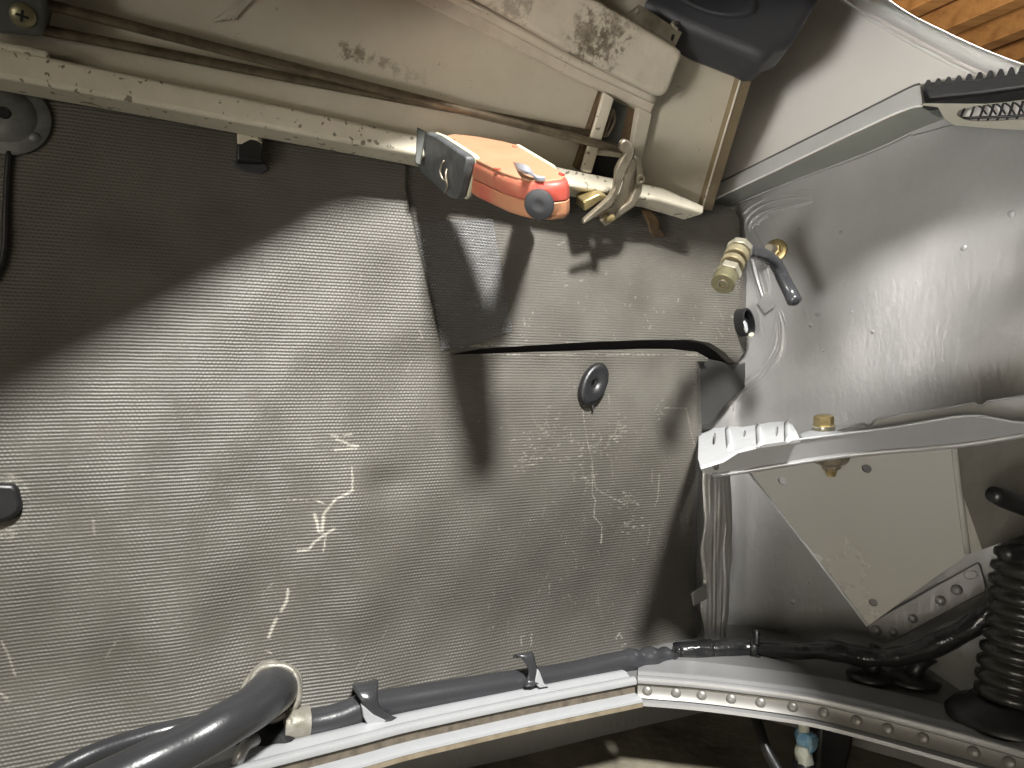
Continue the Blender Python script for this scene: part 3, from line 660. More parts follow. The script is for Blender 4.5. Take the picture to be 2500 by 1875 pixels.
for i in range(7):
    k = i * 9; bristle.append(tube(UPP.many([(522 + k, 52 - i), (560 + k * .6, 22), (590 + k * .9, -20)], .0015), .0009, 6, 4))
obj('brush_mark', merge(*bristle), 'beige', t, smooth='all')

c = MAT.on(900, 310, .05)
t = thing('flange_rail', c, 'long narrow beige rail with chipped paint along the top edge of the mat', 'rail')
obj('face', plate(MAT.many([(-110, 96), (0, 116), (118, 137), (350, 186), (625, 243), (1000, 325), (1390, 412), (1620, 457), (1722, 503), (1717, 524), (1612, 492), (1385, 456), (1005, 377), (570, 295), (300, 243), (0, 188), (-110, 168)], .045), MAT.n * -.030), 'beige_chip', t, bevel=.003, seg=3)
obj('upper_lip', plate(MAT.many([(-110, 72), (0, 98), (118, 122), (118, 138), (0, 116), (-110, 94)], .049), MAT.n * -.02), 'beige_chip', t, bevel=.0015)
# beam
c = UPP.on(1400, 100, .03)
t = thing('box_beam', c, 'stained beige box section beam slanting down from the top edge', 'beam')
obj('box', plate(UPP.many([(960, -110), (1090, -40), (1250, 50), (1400, 136), (1590, 232), (1612, 238), (1632, 232), (1668, 138), (1666, 126), (1650, 112), (1460, 0), (1390, -40), (1270, -110)], .036), UPP.n * -.034), 'beam', t, bevel=.005, seg=4)
obj('lower_flange', plate(UPP.many([(790, -110), (930, -40), (1010, 0), (1250, 116), (1425, 205), (1590, 278), (1612, 232), (1450, 168), (1100, -20), (960, -110)], .012), UPP.n * -.006), 'beam', t, bevel=.002)
obj('bead', tube(UPP.many([(930, -100), (1000, -62), (1100, -12), (1250, 68), (1400, 148), (1520, 205), (1600, 242)], .014), .0045, 10, 4), 'beam', t, smooth='all')
hl = [ell(UPP, 1556, 28, 6, 8, .030, .4, 12), ell(UPP, 1644, 92, 6, 10, .030, .3, 12)]
obj('end_tab', plate(UPP.many([(1524, 43), (1563, 12), (1665, 79), (1648, 114)], .030), UPP.n * -.003, hl), 'steel', t)
obj('pin', tube([UPP.on(1656, 72, .03), UPP.on(1640, 58, .03), UPP.on(1655, 54, .02)], .0012, 8, 3), 'brass_pale', t, smooth='all')
# torsion rods
for a, b, lab in [((60, -3, .022), (1545, 372, .030), 'upper of the two long browned steel rods crossing under the beam'), ((60, 64, .022), (1445, 328, .012), 'lower of the two long browned steel rods, starting nearest the rail')]:
    p, q = UPP.on(*a), UPP.on(*b)
    t = obj('torsion_rod', tube([p, p.lerp(q, .33) + V((0, 0, -.0006)), p.lerp(q, .66) + V((0, 0, -.0006)), q], .0036, 14, 6), 'rod', smooth=True)
    tag(t, lab, 'steel rod', 'torsion rods under the panel')
c = UPP.on(40, 40, .03)
t = thing('clamp_block', c, 'dark grey clamp block with a cross head screw holding the rods', 'clamp')
obj('block', plate(UPP.many([(-110, -90), (114, -60), (112, 40), (102, 91), (-110, 74)], .036), UPP.n * -.032), 'dark_metal', t, bevel=.003, seg=3)
sc = UPP.on(56, 37, .036)
s_ = obj('screw', lathe(sc, UPP.n, [(.0075, -.002), (.0075, .001), (.006, .0026), (.003, .0033), (.0002, .0034)], 28), 'olive_zinc', t, smooth=True)
for ang in (.1, .1 + math.pi / 2):
    x = UPP.n.orthogonal().normalized(); y = UPP.n.cross(x); dd = x * math.cos(ang + .3) + y * math.sin(ang + .3); ee = UPP.n.cross(dd)
    obj('cross_slot', box(sc + UPP.n * .0030, (dd, ee, UPP.n), .0036, .0008, .0008), 'hole', s_)
# hinge
c = UPP.on(1500, 420, .02)
t = thing('hinge', c, 'worn steel hinge with curved lever arms hanging below the end of the beam', 'hinge')
obj('back_strut', plate(UPP.many([(1468, 225), (1490, 236), (1432, 418), (1404, 412)], .010), UPP.n * -.008), 'rust', t, bevel=.001)
obj('strut', plate(UPP.many([(1476, 226), (1500, 240), (1444, 424), (1420, 419)], .022), UPP.n * -.005), 'beige_chip', t, bevel=.001)
obj('strut', plate(UPP.many([(1560, 262), (1594, 278), (1556, 440), (1542, 430), (1546, 345)], .011), UPP.n * -.008), 'beige', t, bevel=.001)
obj('back_plate', plate(UPP.many([(1498, 244), (1533, 262), (1506, 368), (1452, 356)], .004), UPP.n * -.003), 'dark_metal', t)
obj('ring', tube(UPP.many([(1482, 330), (1494, 310), (1500, 290), (1496, 268), (1486, 300), (1474, 330), (1482, 330)], .007), .0016, 8, 4), 'steel', t, smooth='all')
obj('rust_plate', plate(UPP.many([(1532, 258), (1564, 274), (1545, 350), (1504, 372)], .003), UPP.n * -.002), 'rust', t)
obj('recess', plate(UPP.many([(1448, 374), (1512, 378), (1508, 452), (1438, 428)], .012), UPP.n * -.003), 'hole', t)
obj('cross_bar', plate(UPP.many([(1455, 365), (1520, 372), (1518, 386), (1454, 379)], .016), UPP.n * -.006), 'beige_chip', t, bevel=.001)
L1 = [(1517, 348), (1526, 341), (1538, 345), (1547, 356), (1550, 368), (1545, 388), (1531, 415), (1522, 440), (1513, 467), (1495, 504), (1460, 527), (1424, 549), (1426, 538), (1462, 507), (1488, 483), (1500, 464), (1503, 440), (1505, 415), (1516, 392), (1527, 376), (1515, 367)]
obj('lever', plate(UPP.many(L1, .052), UPP.n * -.006), 'steel', t, bevel=.0016, seg=3)
L2 = [(1551, 380), (1562, 390), (1569, 405), (1572, 428), (1571, 455), (1567, 474), (1550, 506), (1515, 530), (1479, 555), (1466, 541), (1505, 516), (1538, 492), (1550, 465), (1555, 440), (1554, 412), (1546, 396)]
obj('lever', plate(UPP.many(L2, .036), UPP.n * -.010), 'steel', t, bevel=.002, seg=3)
web = UPP.many([(1545, 388), (1531, 415), (1522, 440), (1513, 467), (1495, 504), (1460, 527)], .049) ; web2 = UPP.many([(1556, 400), (1556, 420), (1550, 450), (1542, 478), (1520, 512), (1490, 538)], .030)
obj('web', gridvf([web, web2]), 'steel', t, smooth='all')
obj('eye', lathe(UPP.on(1563, 438, .036), UPP.n, [(.0045, 0), (.0045, .0016), (.0024, .0018), (.0022, .0005)], 18), 'steel', t, smooth=True)
obj('pin', cyl(UPP.on(1478, 532, .045), (DU + V((0, 0, .1))).normalized(), .0034, .008, 16), 'brass', t, smooth=True)
obj('lug', plate(UPP.many([(1425, 492), (1464, 473), (1486, 480), (1428, 517)], .040), UPP.n * -.02), 'brass', t, bevel=.0015)

# red plastic case
NC_ = V((-.05, -.51, .86)); CASE = Plane(at(1322, 447, .475), NC_); cn = CASE.n
topo = [(1073, 338), (1080, 331), (1103, 326), (1160, 332), (1229, 345), (1260, 353), (1310, 382), (1358, 410), (1386, 428), (1390, 437), (1382, 443), (1345, 448), (1298, 446), (1262, 438), (1229, 427), (1190, 408), (1149, 388), (1110, 360)]
c = CASE.on(1230, 390)
t = thing('plastic_case', c, 'faded red and peach plastic case with a black round button clipped on the rail', 'plastic case')
T3 = CASE.many(topo)
cen = sum(T3, V()) / len(T3)
def ring_in(d, hgt):
    out = []
    for i, p in enumerate(T3):
        a_, b_ = T3[i - 1], T3[(i + 1) % len(T3)]; tt = (b_ - a_).normalized(); inn = cn.cross(tt)
        if inn.dot(cen - p) < 0: inn = -inn
        out.append(p + inn * d + cn * (hgt * p.y / .475))
    return out + [out[0]]
def shell(rs):
    vs, fs = gridvf([ring_in(*r) for r in rs]); n = len(T3) + 1
    fs.append(tuple(range(n - 1))); fs.append(tuple(range((len(rs) - 1) * n, len(rs) * n - 1))); return vs, fs
CTH = .0255
obj('upper_shell', shell([(.0045, 0), (.0022, -.0006), (.0008, -.0022), (0, -.0045), (0, -.0118), (.0006, -.0124)]), material('faded red shell', (.36, .06, .042), .5, c2=(.35, .175, .10), nscale=13, namt=.9, bump=.1, bscale=400, coat=.08), t, smooth=True)
obj('lower_shell', shell([(.0006, -.0128), (0, -.0134), (0, -CTH + .005), (.0008, -CTH + .0022), (.0024, -CTH + .0007), (.005, -CTH)]), 'dusty_red', t, smooth=True)
obj('seam', shell([(.0014, -.0118), (.0014, -.0134)]), 'hole', t)
obj('face_plate', plate([cen + (p - cen) * .935 + cn * .0008 for p in T3], cn * -.002), 'peach', t, bevel=.0006)
def edge_mark(x, y, dx, dy):
    obj('slot', tube([CASE.on(x, y, .0012), CASE.on(x + dx, y + dy, .0012)], .0011, 8, 1), 'red', t, smooth=True)
for q in [(1096, 340, 13, 3), (1252, 356, 9, 3), (1208, 411, 12, 3), (1366, 424, 10, 4)]: edge_mark(*q)
# the button sits on the front side wall
ed = (CASE.on(1298, 446) - CASE.on(1358, 449)).normalized(); fn_ = ed.cross(cn).normalized()
if fn_.y > 0: fn_ = -fn_
bp_ = at(1317, 499, 1.); pf = Plane(CASE.on(1330, 450) + fn_ * .001, fn_); bc = pf.on(1317, 499)
obj('button', lathe(bc, fn_, [(.0098, -.001), (.0102, .0008), (.0099, .0016), (.0090, .0020), (.0060, .0020), (.0045, .0024), (.003, .0020), (.0002, .0021)], 36), 'dark_plastic', t, smooth=True)
obj('mount_arm', plate([at(1270, 390, .56), at(1335, 420, .55), at(1335, 445, .55), at(1270, 410, .56)], V((.0, .14, .0))), 'dark_metal', t, bevel=.001)
# belt clip and side plates
cl = [(1252, 396, .001), (1262, 397, .004), (1280, 401, .007), (1293, 409, .0068), (1302, 422, .004), (1312, 428, .003), (1330, 431, .003)]
cl2 = [(1257, 404, .001), (1268, 412, .004), (1283, 418, .007), (1295, 421, .0068), (1303, 427, .004), (1312, 434, .003), (1331, 435, .003)]
ra_ = smooth_path([CASE.on(*p) for p in cl], 4); rb_ = smooth_path([CASE.on(*p) for p in cl2], 4)
obj('belt_clip', merge(gridvf([ra_, rb_]), gridvf([[p - cn * .0018 for p in ra_], [p - cn * .0018 for p in rb_]]), gridvf([rb_, [p - cn * .0018 for p in rb_]])), 'grey_clip', t, smooth=True)
obj('side_strip', plate(CASE.many([(1256, 351), (1270, 351), (1356, 402), (1358, 411), (1340, 400)], .0015), cn * -.010), 'cream', t, bevel=.0015)
# left metal plate: stands on edge across the left end of the case
e1, e2 = CASE.on(1046, 331, .003), CASE.on(1140, 386, .003); dn = (e1 - KEY).normalized()
outw = (e2 - e1).cross(dn).normalized()
if outw.x > 0: outw = -outw
W0 = (e2 - e1).length
pl_ = Plane(e1, outw)
pq = [(1040, 322), (1060, 330), (1130, 376), (1138, 384), (1138, 398), (1118, 480), (1112, 487), (1096, 482), (1030, 424), (1018, 404), (1020, 390)]
P3 = [pl_.on(*p) for p in pq]
obj('end_plate', plate(P3, outw * -.007), 'slate', t, bevel=.0016, seg=3)
obj('end_plate_rim', plate([p + outw * -.0072 for p in P3], outw * -.004), 'cream', t, bevel=.0016, seg=3)
obj('rear_tab', plate([e1 * (at(x, y, 1.0).y * 1.0 / 1.0) * 0 + at(x, y, e1.y + .012) for x, y in [(1018, 309), (1040, 320), (1026, 404), (1012, 398)]], V((0, .003, 0))), 'dark_metal', t, bevel=.001)
lp = [pl_.on(1084, 392, .001), pl_.on(1074, 415, .003), pl_.on(1080, 436, .002), pl_.on(1086, 440, .001)]
obj('wire_loop', tube(lp, .0008, 8, 5), 'steel', t, smooth='all')
obj('wire_loop', tube([pl_.on(1091, 412, .001), pl_.on(1088, 430, .003), pl_.on(1092, 456, .002), pl_.on(1086, 470, .001)], .0008, 8, 5), 'steel', t, smooth='all')

# dark plastic tray at the top
TR = Plane((.2, .64, .3), (0.05, -1, .12))
c = TR.on(1770, 60)
t = thing('plastic_tray', c, 'dark grey moulded plastic tray corner hanging in from the top edge', 'tray')
trp = [(1440, -110), (1470, -40), (1539, 0), (1658, 57), (1740, 93), (1829, 128), (1852, 141), (1873, 141), (1888, 131), (1897, 119), (1920, 112), (1936, 104), (1951, 84), (1999, 0), (2040, -80), (2050, -110)]
obj('shell', plate(TR.many(trp), TR.n * -.045), 'dark_plastic', t, bevel=.010, seg=5)
rows = []
for k, (s, hh) in enumerate([(1.0, .0005), (.92, .004), (.80, .005), (.70, .002), (.05, .001)]):
    r = [TR.on(1735 + 115 * s * math.cos(a) + 25 * s * math.sin(a), -20 + 62 * s * math.sin(a) + 20 * s * math.cos(a), hh) for a in (2 * math.pi * i / 32 for i in range(32))]
    rows.append(r + [r[0]])
obj('embossed_boss', gridvf(rows), 'dark_plastic', t, smooth='all')

# ================================================================== RIGHT-HAND BODY: quarter panel, lip, channel, seal, vent
c = GPL.on(2050, 200)
t = thing('quarter_panel', c, 'smooth pale grey inner quarter panel at the top right', 'panel')
gp = GPL.many([(1690, 540), (1745, 462), (2000, 330), (2250, 205), (2600, 40), (2600, -120), (1750, -120)])
lipo = [(2110, -120), (2150, -40), (2172, 0), (2235, 45), (2300, 78), (2400, 125), (2500, 163), (2600, 195)]
lipi = [(2600, 255), (2500, 222), (2405, 184), (2330, 148), (2263, 113), (2165, 58), (2073, 0), (2020, -40), (1930, -120)]
obj('sheet', plate(GPL.many([(1690, 540), (1745, 462), (2000, 330), (2250, 205), (2330, 190), (2480, 215), (2405, 180), (2330, 146), (2263, 112), (2165, 57), (2075, 0), (2022, -40), (1930, -120), (1750, -120)]), GPL.n * -.003), 'panel_white', t)
# lip: rounded roll
ctrI = smooth_path(GPL.many(lipi[::-1][0:9], .004), 5); ctrO = smooth_path(GPL.many(lipo, .0), 5)
n_ = 40
def resample(p, n):
    d = [0]
    for a, b in zip(p[:-1], p[1:]): d.append(d[-1] + (b - a).length)
    out = []; j = 0
    for i in range(n):
        s = d[-1] * i / (n - 1)
        while j < len(d) - 2 and d[j + 1] < s: j += 1
        out.append(p[j].lerp(p[j + 1], (s - d[j]) / max(1e-9, d[j + 1] - d[j])))
    return out
A_, B_ = resample(ctrI, n_), resample(ctrO, n_)
rows = []
for k in range(13):
    th = k / 12 * math.pi
    s = .5 - .5 * math.cos(th); hh = math.sin(th) * .016
    rows.append([a.lerp(b, s) + GPL.n * hh for a, b in zip(A_, B_)])
rows.append([b - GPL.n * .02 for b in B_])
obj('lip', gridvf(rows), 'lip', t, smooth='all')
obj('lip_groove', tube([p + GPL.n * .002 for p in A_], .0022, 8, 0), 'panel_white', t, smooth='all')
inner2 = resample(smooth_path(GPL.many([(1905, -120), (1998, -40), (2055, 0), (2150, 62), (2248, 118), (2320, 155), (2395, 190)], .001), 5), n_)
obj('lip_groove', tube(inner2, .0016, 8, 0), 'lip', t, smooth='all')
# drip channel
c = BULK.on(2000, 350, .03)
t = thing('drip_channel', c, 'pale folded metal channel running up along the top of the bulkhead', 'channel')
Tt = BULK.many([(1738, 456), (1880, 385), (2120, 265), (2220, 215), (2246, 206)], .036); Mm = BULK.many([(1742, 486), (1880, 420), (2120, 305), (2215, 264), (2252, 256)], .044)
Lw = BULK.many([(1762, 512), (1900, 455), (2120, 372), (2230, 322), (2318, 288)], .002)
def ridge(a, b, th): return merge(gridvf([a, b]), gridvf([[p - V((0, 0, th)) for p in a], [p - V((0, 0, th)) for p in b]]), gridvf([b, [p - V((0, 0, th)) for p in b]]))
Ts, Ms, Ls = smooth_path(Tt, 5), smooth_path(Mm, 5), smooth_path(Lw, 5)
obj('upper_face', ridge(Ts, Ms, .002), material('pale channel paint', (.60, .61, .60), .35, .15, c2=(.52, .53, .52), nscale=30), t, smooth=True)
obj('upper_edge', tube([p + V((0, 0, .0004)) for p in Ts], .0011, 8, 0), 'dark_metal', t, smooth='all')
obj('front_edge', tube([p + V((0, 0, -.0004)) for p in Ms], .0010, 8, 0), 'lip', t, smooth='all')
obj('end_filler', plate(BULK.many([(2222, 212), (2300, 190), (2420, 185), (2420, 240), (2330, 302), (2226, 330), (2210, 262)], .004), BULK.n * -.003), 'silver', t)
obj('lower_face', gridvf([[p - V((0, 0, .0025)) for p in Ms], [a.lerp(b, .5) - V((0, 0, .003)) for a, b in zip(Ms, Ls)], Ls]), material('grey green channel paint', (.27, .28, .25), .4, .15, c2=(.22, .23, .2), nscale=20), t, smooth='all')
obj('joint_bead', tube(Lw, .0016, 8, 5, wob=.3), 'silver', t, smooth='all')
# serrated seal
c = BULK.on(2400, 200, .05)
t = thing('rubber_seal', c, 'grey rubber edge seal with a row of saw teeth at the right edge', 'seal')
SP = Plane(BULK.on(2300, 220, .052), BULK.n + V((0, 0, .35)))
obj('strip', plate(SP.many([(2252, 208), (2262, 200), (2360, 194), (2500, 176), (2600, 160), (2600, 196), (2500, 211), (2400, 224), (2330, 232), (2270, 238)]), SP.n * -.010), 'seal', t, bevel=.0015)
obj('base_strip', plate(SP.many([(2250, 214), (2266, 234), (2270, 240), (2400, 228), (2600, 200), (2600, 206), (2400, 236), (2258, 250)], -.001), SP.n * -.012), 'black_rubber', t)
for i in range(14):
    x = 2264 + i * 24.6 * (1 + i * .004); y0 = 193.5 - i * 3.6 - i * i * .03
    pts = [(x - 6, y0 + 10), (x - 1, y0 + 1), (x + 5, y0), (x + 8, y0 + 4), (x + 12, y0 + 17), (x - 10, y0 + 20)]
    obj('tooth', plate(SP.many(pts, .0015), SP.n * -.010), 'seal', t, bevel=.0003)
# vent bracket with mesh
c = BULK.on(2430, 270, .03)
t = thing('vent_bracket', c, 'olive grey bracket with an oval mesh vent below the serrated seal', 'bracket')
VP = Plane(BULK.on(2400, 265, .045), BULK.n + V((0, 0, -.55)))
hole = [VP.on(x, y) for x, y in [(2336, 281), (2339, 272), (2352, 265), (2380, 260), (2420, 254), (2470, 249), (2530, 243), (2590, 240), (2620, 255), (2590, 283), (2530, 289), (2470, 293), (2420, 296), (2380, 296), (2352, 292)]]
obj('plate', plate(VP.many([(2246, 257), (2262, 251), (2400, 236), (2640, 208), (2640, 300), (2500, 318), (2400, 312), (2330, 306), (2306, 290), (2290, 262)]), VP.n * -.0025, [hole]), material('olive grey bracket paint', (.30, .29, .24), .4, .1, c2=(.22, .21, .16), nscale=25), t)
VB = Plane(VP.on(2430, 270, -.012), VP.n)
obj('backing', plate(VB.many([(2320, 300), (2320, 245), (2640, 215), (2640, 300)], -.02), VB.n * -.002), 'panel_white', t)
for i in range(13):
    x = 2340 + i * 23
    obj('mesh_bar', tube(VB.many([(x, 298), (x + 10, 276), (x + 24, 240 - i * 1.5)]), .0011, 6, 2), 'black_rubber', t, smooth='all')
for i in range(12):
    x = 2395 + i * 23
    obj('mesh_bar', tube(VB.many([(x - 20, 250 - i * 1.2), (x, 262 - i), (x + 14, 280)], -.003), .0007, 6, 2), 'black_rubber', t, smooth='all')
obj('mesh_rail', tube(VB.many([(2330, 289), (2420, 286), (2500, 282), (2640, 272)], .001), .0012, 6, 2), 'black_rubber', t, smooth='all')
obj('spring_tab', plate(BULK.many([(2266, 272), (2282, 262), (2300, 282), (2290, 284)], .03), BULK.n * -.003), 'dark_metal', t)

# hose with the zinc nut stack, and the fitting on the wall behind
c = at(1880, 640, .73)
t = thing('rubber_hose', c, 'curved grey rubber hose with a stack of zinc nuts on its end', 'hose')
hp = [at(1812, 613, .658), at(1840, 615, .676), at(1868, 625, .694), at(1894, 645, .706), at(1912, 680, .710), at(1930, 715, .710), at(1943, 742, .704)]
obj('hose_body', tube(hp, lambda s: .0062 + .0022 * max(0, s - .6) - (.004 * max(0, s - .96) / .04), 18, 8), 'grey_rubber', t, smooth='all')
ax = (at(1764, 694, .618) - at(1806, 608, .652)).normalized(); p0 = at(1806, 608, .652)
Lx = (at(1764, 694, .618) - p0).length
def stackpart(name, m, s0, s1, r, n=24, bev=.001):
    obj(name, lathe(p0 + ax * (s0 * Lx), ax, [(r * .92, 0), (r, .0008), (r, (s1 - s0) * Lx - .0008), (r * .92, (s1 - s0) * Lx)], n), m, t, smooth=True)
stackpart('bolt_head', 'brass_pale', -.04, .09, .0114, 8); stackpart('collar', 'zinc_gold', .13, .29, .0106); stackpart('shank', 'dark_shank', .0, .95, .0058)
stackpart('nut', 'zinc_gold', .39, .50, .0104); stackpart('hex_nut', 'brass_pale', .60, .75, .0110, 6); stackpart('end_cap', 'olive_zinc', .77, 1.0, .0100)
obj('end_hole', lathe(p0 + ax * (Lx * 1.0), ax, [(.0045, -.001), (.0045, .0012), (.003, .0012), (.0028, -.0005)], 20), 'steel', t, smooth=True)
c = BULK.on(1895, 612, .0)
t = thing('wall_fitting', c, 'round gold zinc fitting set in the bulkhead behind the curved hose', 'fitting')
obj('washer', lathe(c, BULK.n, [(.0125, 0), (.0125, .0018), (.0115, .0026), (.0075, .003)], 36), 'brass', t, smooth=True)
obj('nut', lathe(c + BULK.n * .002, BULK.n, [(.0075, 0), (.0075, .006), (.006, .007)], 6), 'brass', t, smooth=True)
obj('thread', lathe(c + BULK.n * .006, BULK.n, [(.005, 0), (.0055, .002), (.005, .004), (.0055, .006), (.005, .008), (.0046, .014)], 24), 'brass_pale', t, smooth=True)

# ================================================================== SUPPORT BRACKET ON THE RIGHT
c = KPL.on(2000, 1100)
t = thing('support_bracket', c, 'silver grey sheet metal support bracket with a bolt, jutting out on the right', 'bracket')
KLP = Plane(KPL.on(2000, 1070), KPL.n + V((0, 0, -.50)))
up_e = [(1708, 1137), (1730, 1139), (1765, 1122), (1800, 1100), (1855, 1087), (1950, 1073), (2130, 1050), (2200, 1040), (2300, 1023), (2360, 1016), (2400, 1017), (2450, 1026), (2500, 1032), (2620, 1036)]
lo_e = [(2620, 1042), (2500, 1062), (2330, 1088), (2060, 1112), (1830, 1148), (1740, 1160), (1722, 1156), (1712, 1148)]
hl = [ell(KLP, 1748, 1138, 8, 10, 0, 0, 14)]
obj('front_lip', plate(KLP.many(up_e + lo_e), KLP.n * -.0022, hl), 'silver_smooth', t)
obj('lip_edge', tube(KLP.many(up_e), .0011, 8, 3), 'silver_bright', t, smooth='all')
obj('bottom_roll', tube(KLP.many(lo_e[::-1][2:], .0), .0022, 8, 3), 'silver_smooth', t, smooth='all')
# bright flange tab leaning back from the lip
def tabp(px, py, d): return at(px, py, d)
TP = Plane(KPL.on(1800, 1100), (KPL.on(1712, 1140) - KPL.on(1950, 1073)).cross(V((.1, .060, .030))))
hl = [ell(TP, 1743, 1071, 5, 15, 0, .1, 14), ell(TP, 1817, 1058, 4, 9, 0, .1, 12), ell(TP, 1896, 1053, 4, 13, 0, .1, 12)]
m_ = material('bright tab paint', (.50, .51, .52), .4, .05, c2=(.42, .43, .44), nscale=50, bump=.15, bscale=500)
obj('flange_tab', plate(TP.many([(1710, 1139), (1704, 1120), (1706, 1062), (1712, 1050), (1718, 1047), (1800, 1041), (1812, 1043), (1880, 1031), (1920, 1029), (1934, 1036), (1944, 1052), (1953, 1073), (1855, 1087), (1800, 1100), (1765, 1122)]), TP.n * -.0022, hl), m_, t)
for x in (1775, 1850, 1920):
    obj('rib', tube([TP.on(x, 1046 - (x - 1775) * .1, .0), TP.on(x + 4, 1070, .0012), TP.on(x + 6, 1098 - (x - 1775) * .14, .0)], .0030, 8, 3, flat=.5), m_, t, smooth='all')
# shelf between lip and wall, back flange
sh_f = KLP.many([(1722, 1154), (2060, 1110), (2330, 1085), (2620, 1042)], -.001)
shb = [p + V((.03, .055 + .0 * i, -.0)) for i, p in enumerate(sh_f)]
shb = [BULK.p * 0 + p for p in shb]
obj('shelf', gridvf([sh_f, shb]), 'silver_smooth', t)
KB = Plane(KPL.p - KPL.n * .030, KPL.n)
obj('back_flange', plate(KB.many([(2015, 1056), (2108, 1034), (2118, 1039), (2126, 1036), (2138, 1024), (2380, 984), (2388, 990), (2400, 990), (2412, 980), (2620, 948), (2620, 1050), (2300, 1080), (2010, 1090)]), KB.n * -.002), 'silver_smooth', t, bevel=.0006)
obj('back_flange_edge', tube(KB.many([(2015, 1056), (2108, 1034), (2118, 1039), (2126, 1036), (2138, 1024), (2380, 984), (2388, 990), (2400, 990), (2412, 980), (2620, 948)], .0005), .0010, 8, 0), 'silver_bright', t, smooth='all')
bb = KPL.on(2012, 1062, -.030); upv = (V((-.03, 0, 1)) + KPL.n * .15).normalized()
obj('boss', lathe(bb, upv, [(.019, -.006), (.018, 0), (.010, .004), (.009, .0045)], 28), 'silver_bright', t, smooth=True)
obj('washer', lathe(bb + upv * .0045, upv, [(.0088, 0), (.0088, .0014), (.008, .0015), (.008, .0024), (.009, .0025), (.009, .0036)], 28), 'brass_pale', t, smooth=True)
obj('bolt', lathe(bb + upv * .0082, upv, [(.0076, 0), (.0078, .0006), (.0078, .0072), (.0066, .008)], 6), 'brass', t, smooth=True)
nb_ = KPL.on(2028, 1120, -.022)
obj('cage_nut', lathe(nb_, -upv, [(.015, -.004), (.014, 0), (.012, .003), (.0075, .005), (.007, .008)], 7), 'steel', t, smooth=True)
obj('stud', lathe(nb_ - upv * .006, -upv, [(.0042, 0), (.0046, .001), (.004, .002), (.0046, .003), (.004, .004), (.0046, .005), (.004, .006), (.0035, .008)], 18), 'brass', t, smooth=True)
# gusset plate
g1, g2, g3 = at(1832, 1155, .67), at(2328, 1088, .545), at(2118, 1527, .628)
GP = Plane(g1, (g2 - g1).cross(g3 - g1))
holes = [ell(GP, 1910, 1174, 11, 9, 0, .6, 14), ell(GP, 2116, 1144, 13, 10, 0, .5, 16), ell(GP, 2132, 1471, 12, 9, 0, .5, 14)]
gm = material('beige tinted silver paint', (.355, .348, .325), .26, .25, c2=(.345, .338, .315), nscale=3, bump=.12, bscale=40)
obj('gusset', plate(GP.many([(1826, 1150), (2060, 1110), (2328, 1076), (2340, 1180), (2362, 1350), (2345, 1368), (2290, 1404), (2118, 1529), (2025, 1405)]), GP.n * -.0022, holes), gm, t)
s1 = GP.many([(2328, 1070), (2340, 1180), (2362, 1350)]); s2 = [at(2540, 1030, .60), at(2540, 1170, .60), at(2540, 1290, .60)]
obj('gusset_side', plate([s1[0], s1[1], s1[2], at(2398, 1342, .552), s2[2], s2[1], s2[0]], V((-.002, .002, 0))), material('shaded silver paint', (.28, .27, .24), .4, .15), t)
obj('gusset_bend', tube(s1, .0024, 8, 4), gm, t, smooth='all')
obj('gusset_edge', tube(GP.many([(1826, 1150), (2025, 1405), (2118, 1528)], .0), .0012, 8, 3), 'silver_bright', t, smooth='all')
# riveted strip
RP = Plane(BULK.on(2260, 1480, .010), BULK.n + V((0, 0, .12)))
obj('riveted_strip', plate(RP.many([(2116, 1530), (2122, 1522), (2385, 1373), (2392, 1376), (2409, 1438), (2404, 1446), (2190, 1560), (2165, 1572), (2136, 1566)]), RP.n * -.004), 'silver', t, bevel=.0012)
rs = t
for (x, y, r) in [(2140, 1539, 14), (2181, 1543, 11), (2229, 1510, 12), (2296, 1466, 13), (2336, 1440, 14)]:
    obj('rivet', lathe(RP.on(x, y), RP.n, [(r / F * .66, -.001), (r / F * .66, .0008), (r / F * .55, .003), (r / F * .25, .0042), (.0001, .0043)], 14), 'silver', t, smooth='all')
obj('rivet_dimple', tube([RP.on(2370 + 16 * math.cos(a), 1404 + 11 * math.sin(a), .0003) for a in (i * math.pi / 6 for i in range(13))], .0007, 6, 2), 'silver_smooth', t, smooth='all')

# ================================================================== LOOM, HOSES, RIMS AT THE BOTTOM
c = BULK.on(1950, 1590, .03)
t = thing('wiring_loom', c, 'black taped wiring loom running along the foot of the bulkhead', 'wiring loom')
lpth = [MAT.on(1655, 1592, .03)] + [BULK.on(x, y, .078) for x, y in [(1740, 1588), (1840, 1582), (1950, 1588), (2030, 1588), (2090, 1600), (2150, 1606), (2210, 1600), (2290, 1572), (2370, 1530), (2430, 1478), (2490, 1420), (2560, 1370)]]
lpth[1] = lpth[0].lerp(lpth[2], .45)
obj('sleeve', tube(lpth, lambda s: .0088 + .0008 * math.sin(s * 21) + .0005 * math.sin(s * 60), 18, 7, wob=.10), 'tape', t, smooth='all')
obj('taped_end', tube([lpth[0] + V((-.004, 0, 0)), lpth[0].lerp(lpth[1], .5), lpth[1]], [.0076, .0105, .0100], 18, 6, wob=.3), 'tape', t, smooth='all')
q = lpth[2]
obj('cable_tie', merge(lathe(q + V((-.004, 0, 0)), V((1, -.2, 0)), [(.0098, 0), (.0104, .0005), (.0104, .0065), (.0098, .007)], 18), tube([q + V((0, -.008, .006)), q + V((.001, -.006, .013)), q + V((.002, -.002, .018))], [.0035, .003, .0042], 10, 4), tube([q + V((.002, -.009, -.004)), q + V((.001, -.010, -.012)), q + V((.001, -.004, -.026))], .0036, 10, 4, flat=.5)), 'black_rubber', t, smooth='all')
obj('cable_tie', tube([q + V((.016, -.006, -.004)), q + V((.017, -.006, -.012)), q + V((.017, -.004, -.022))], .0024, 10, 4, flat=.5), 'rust', t, smooth='all')

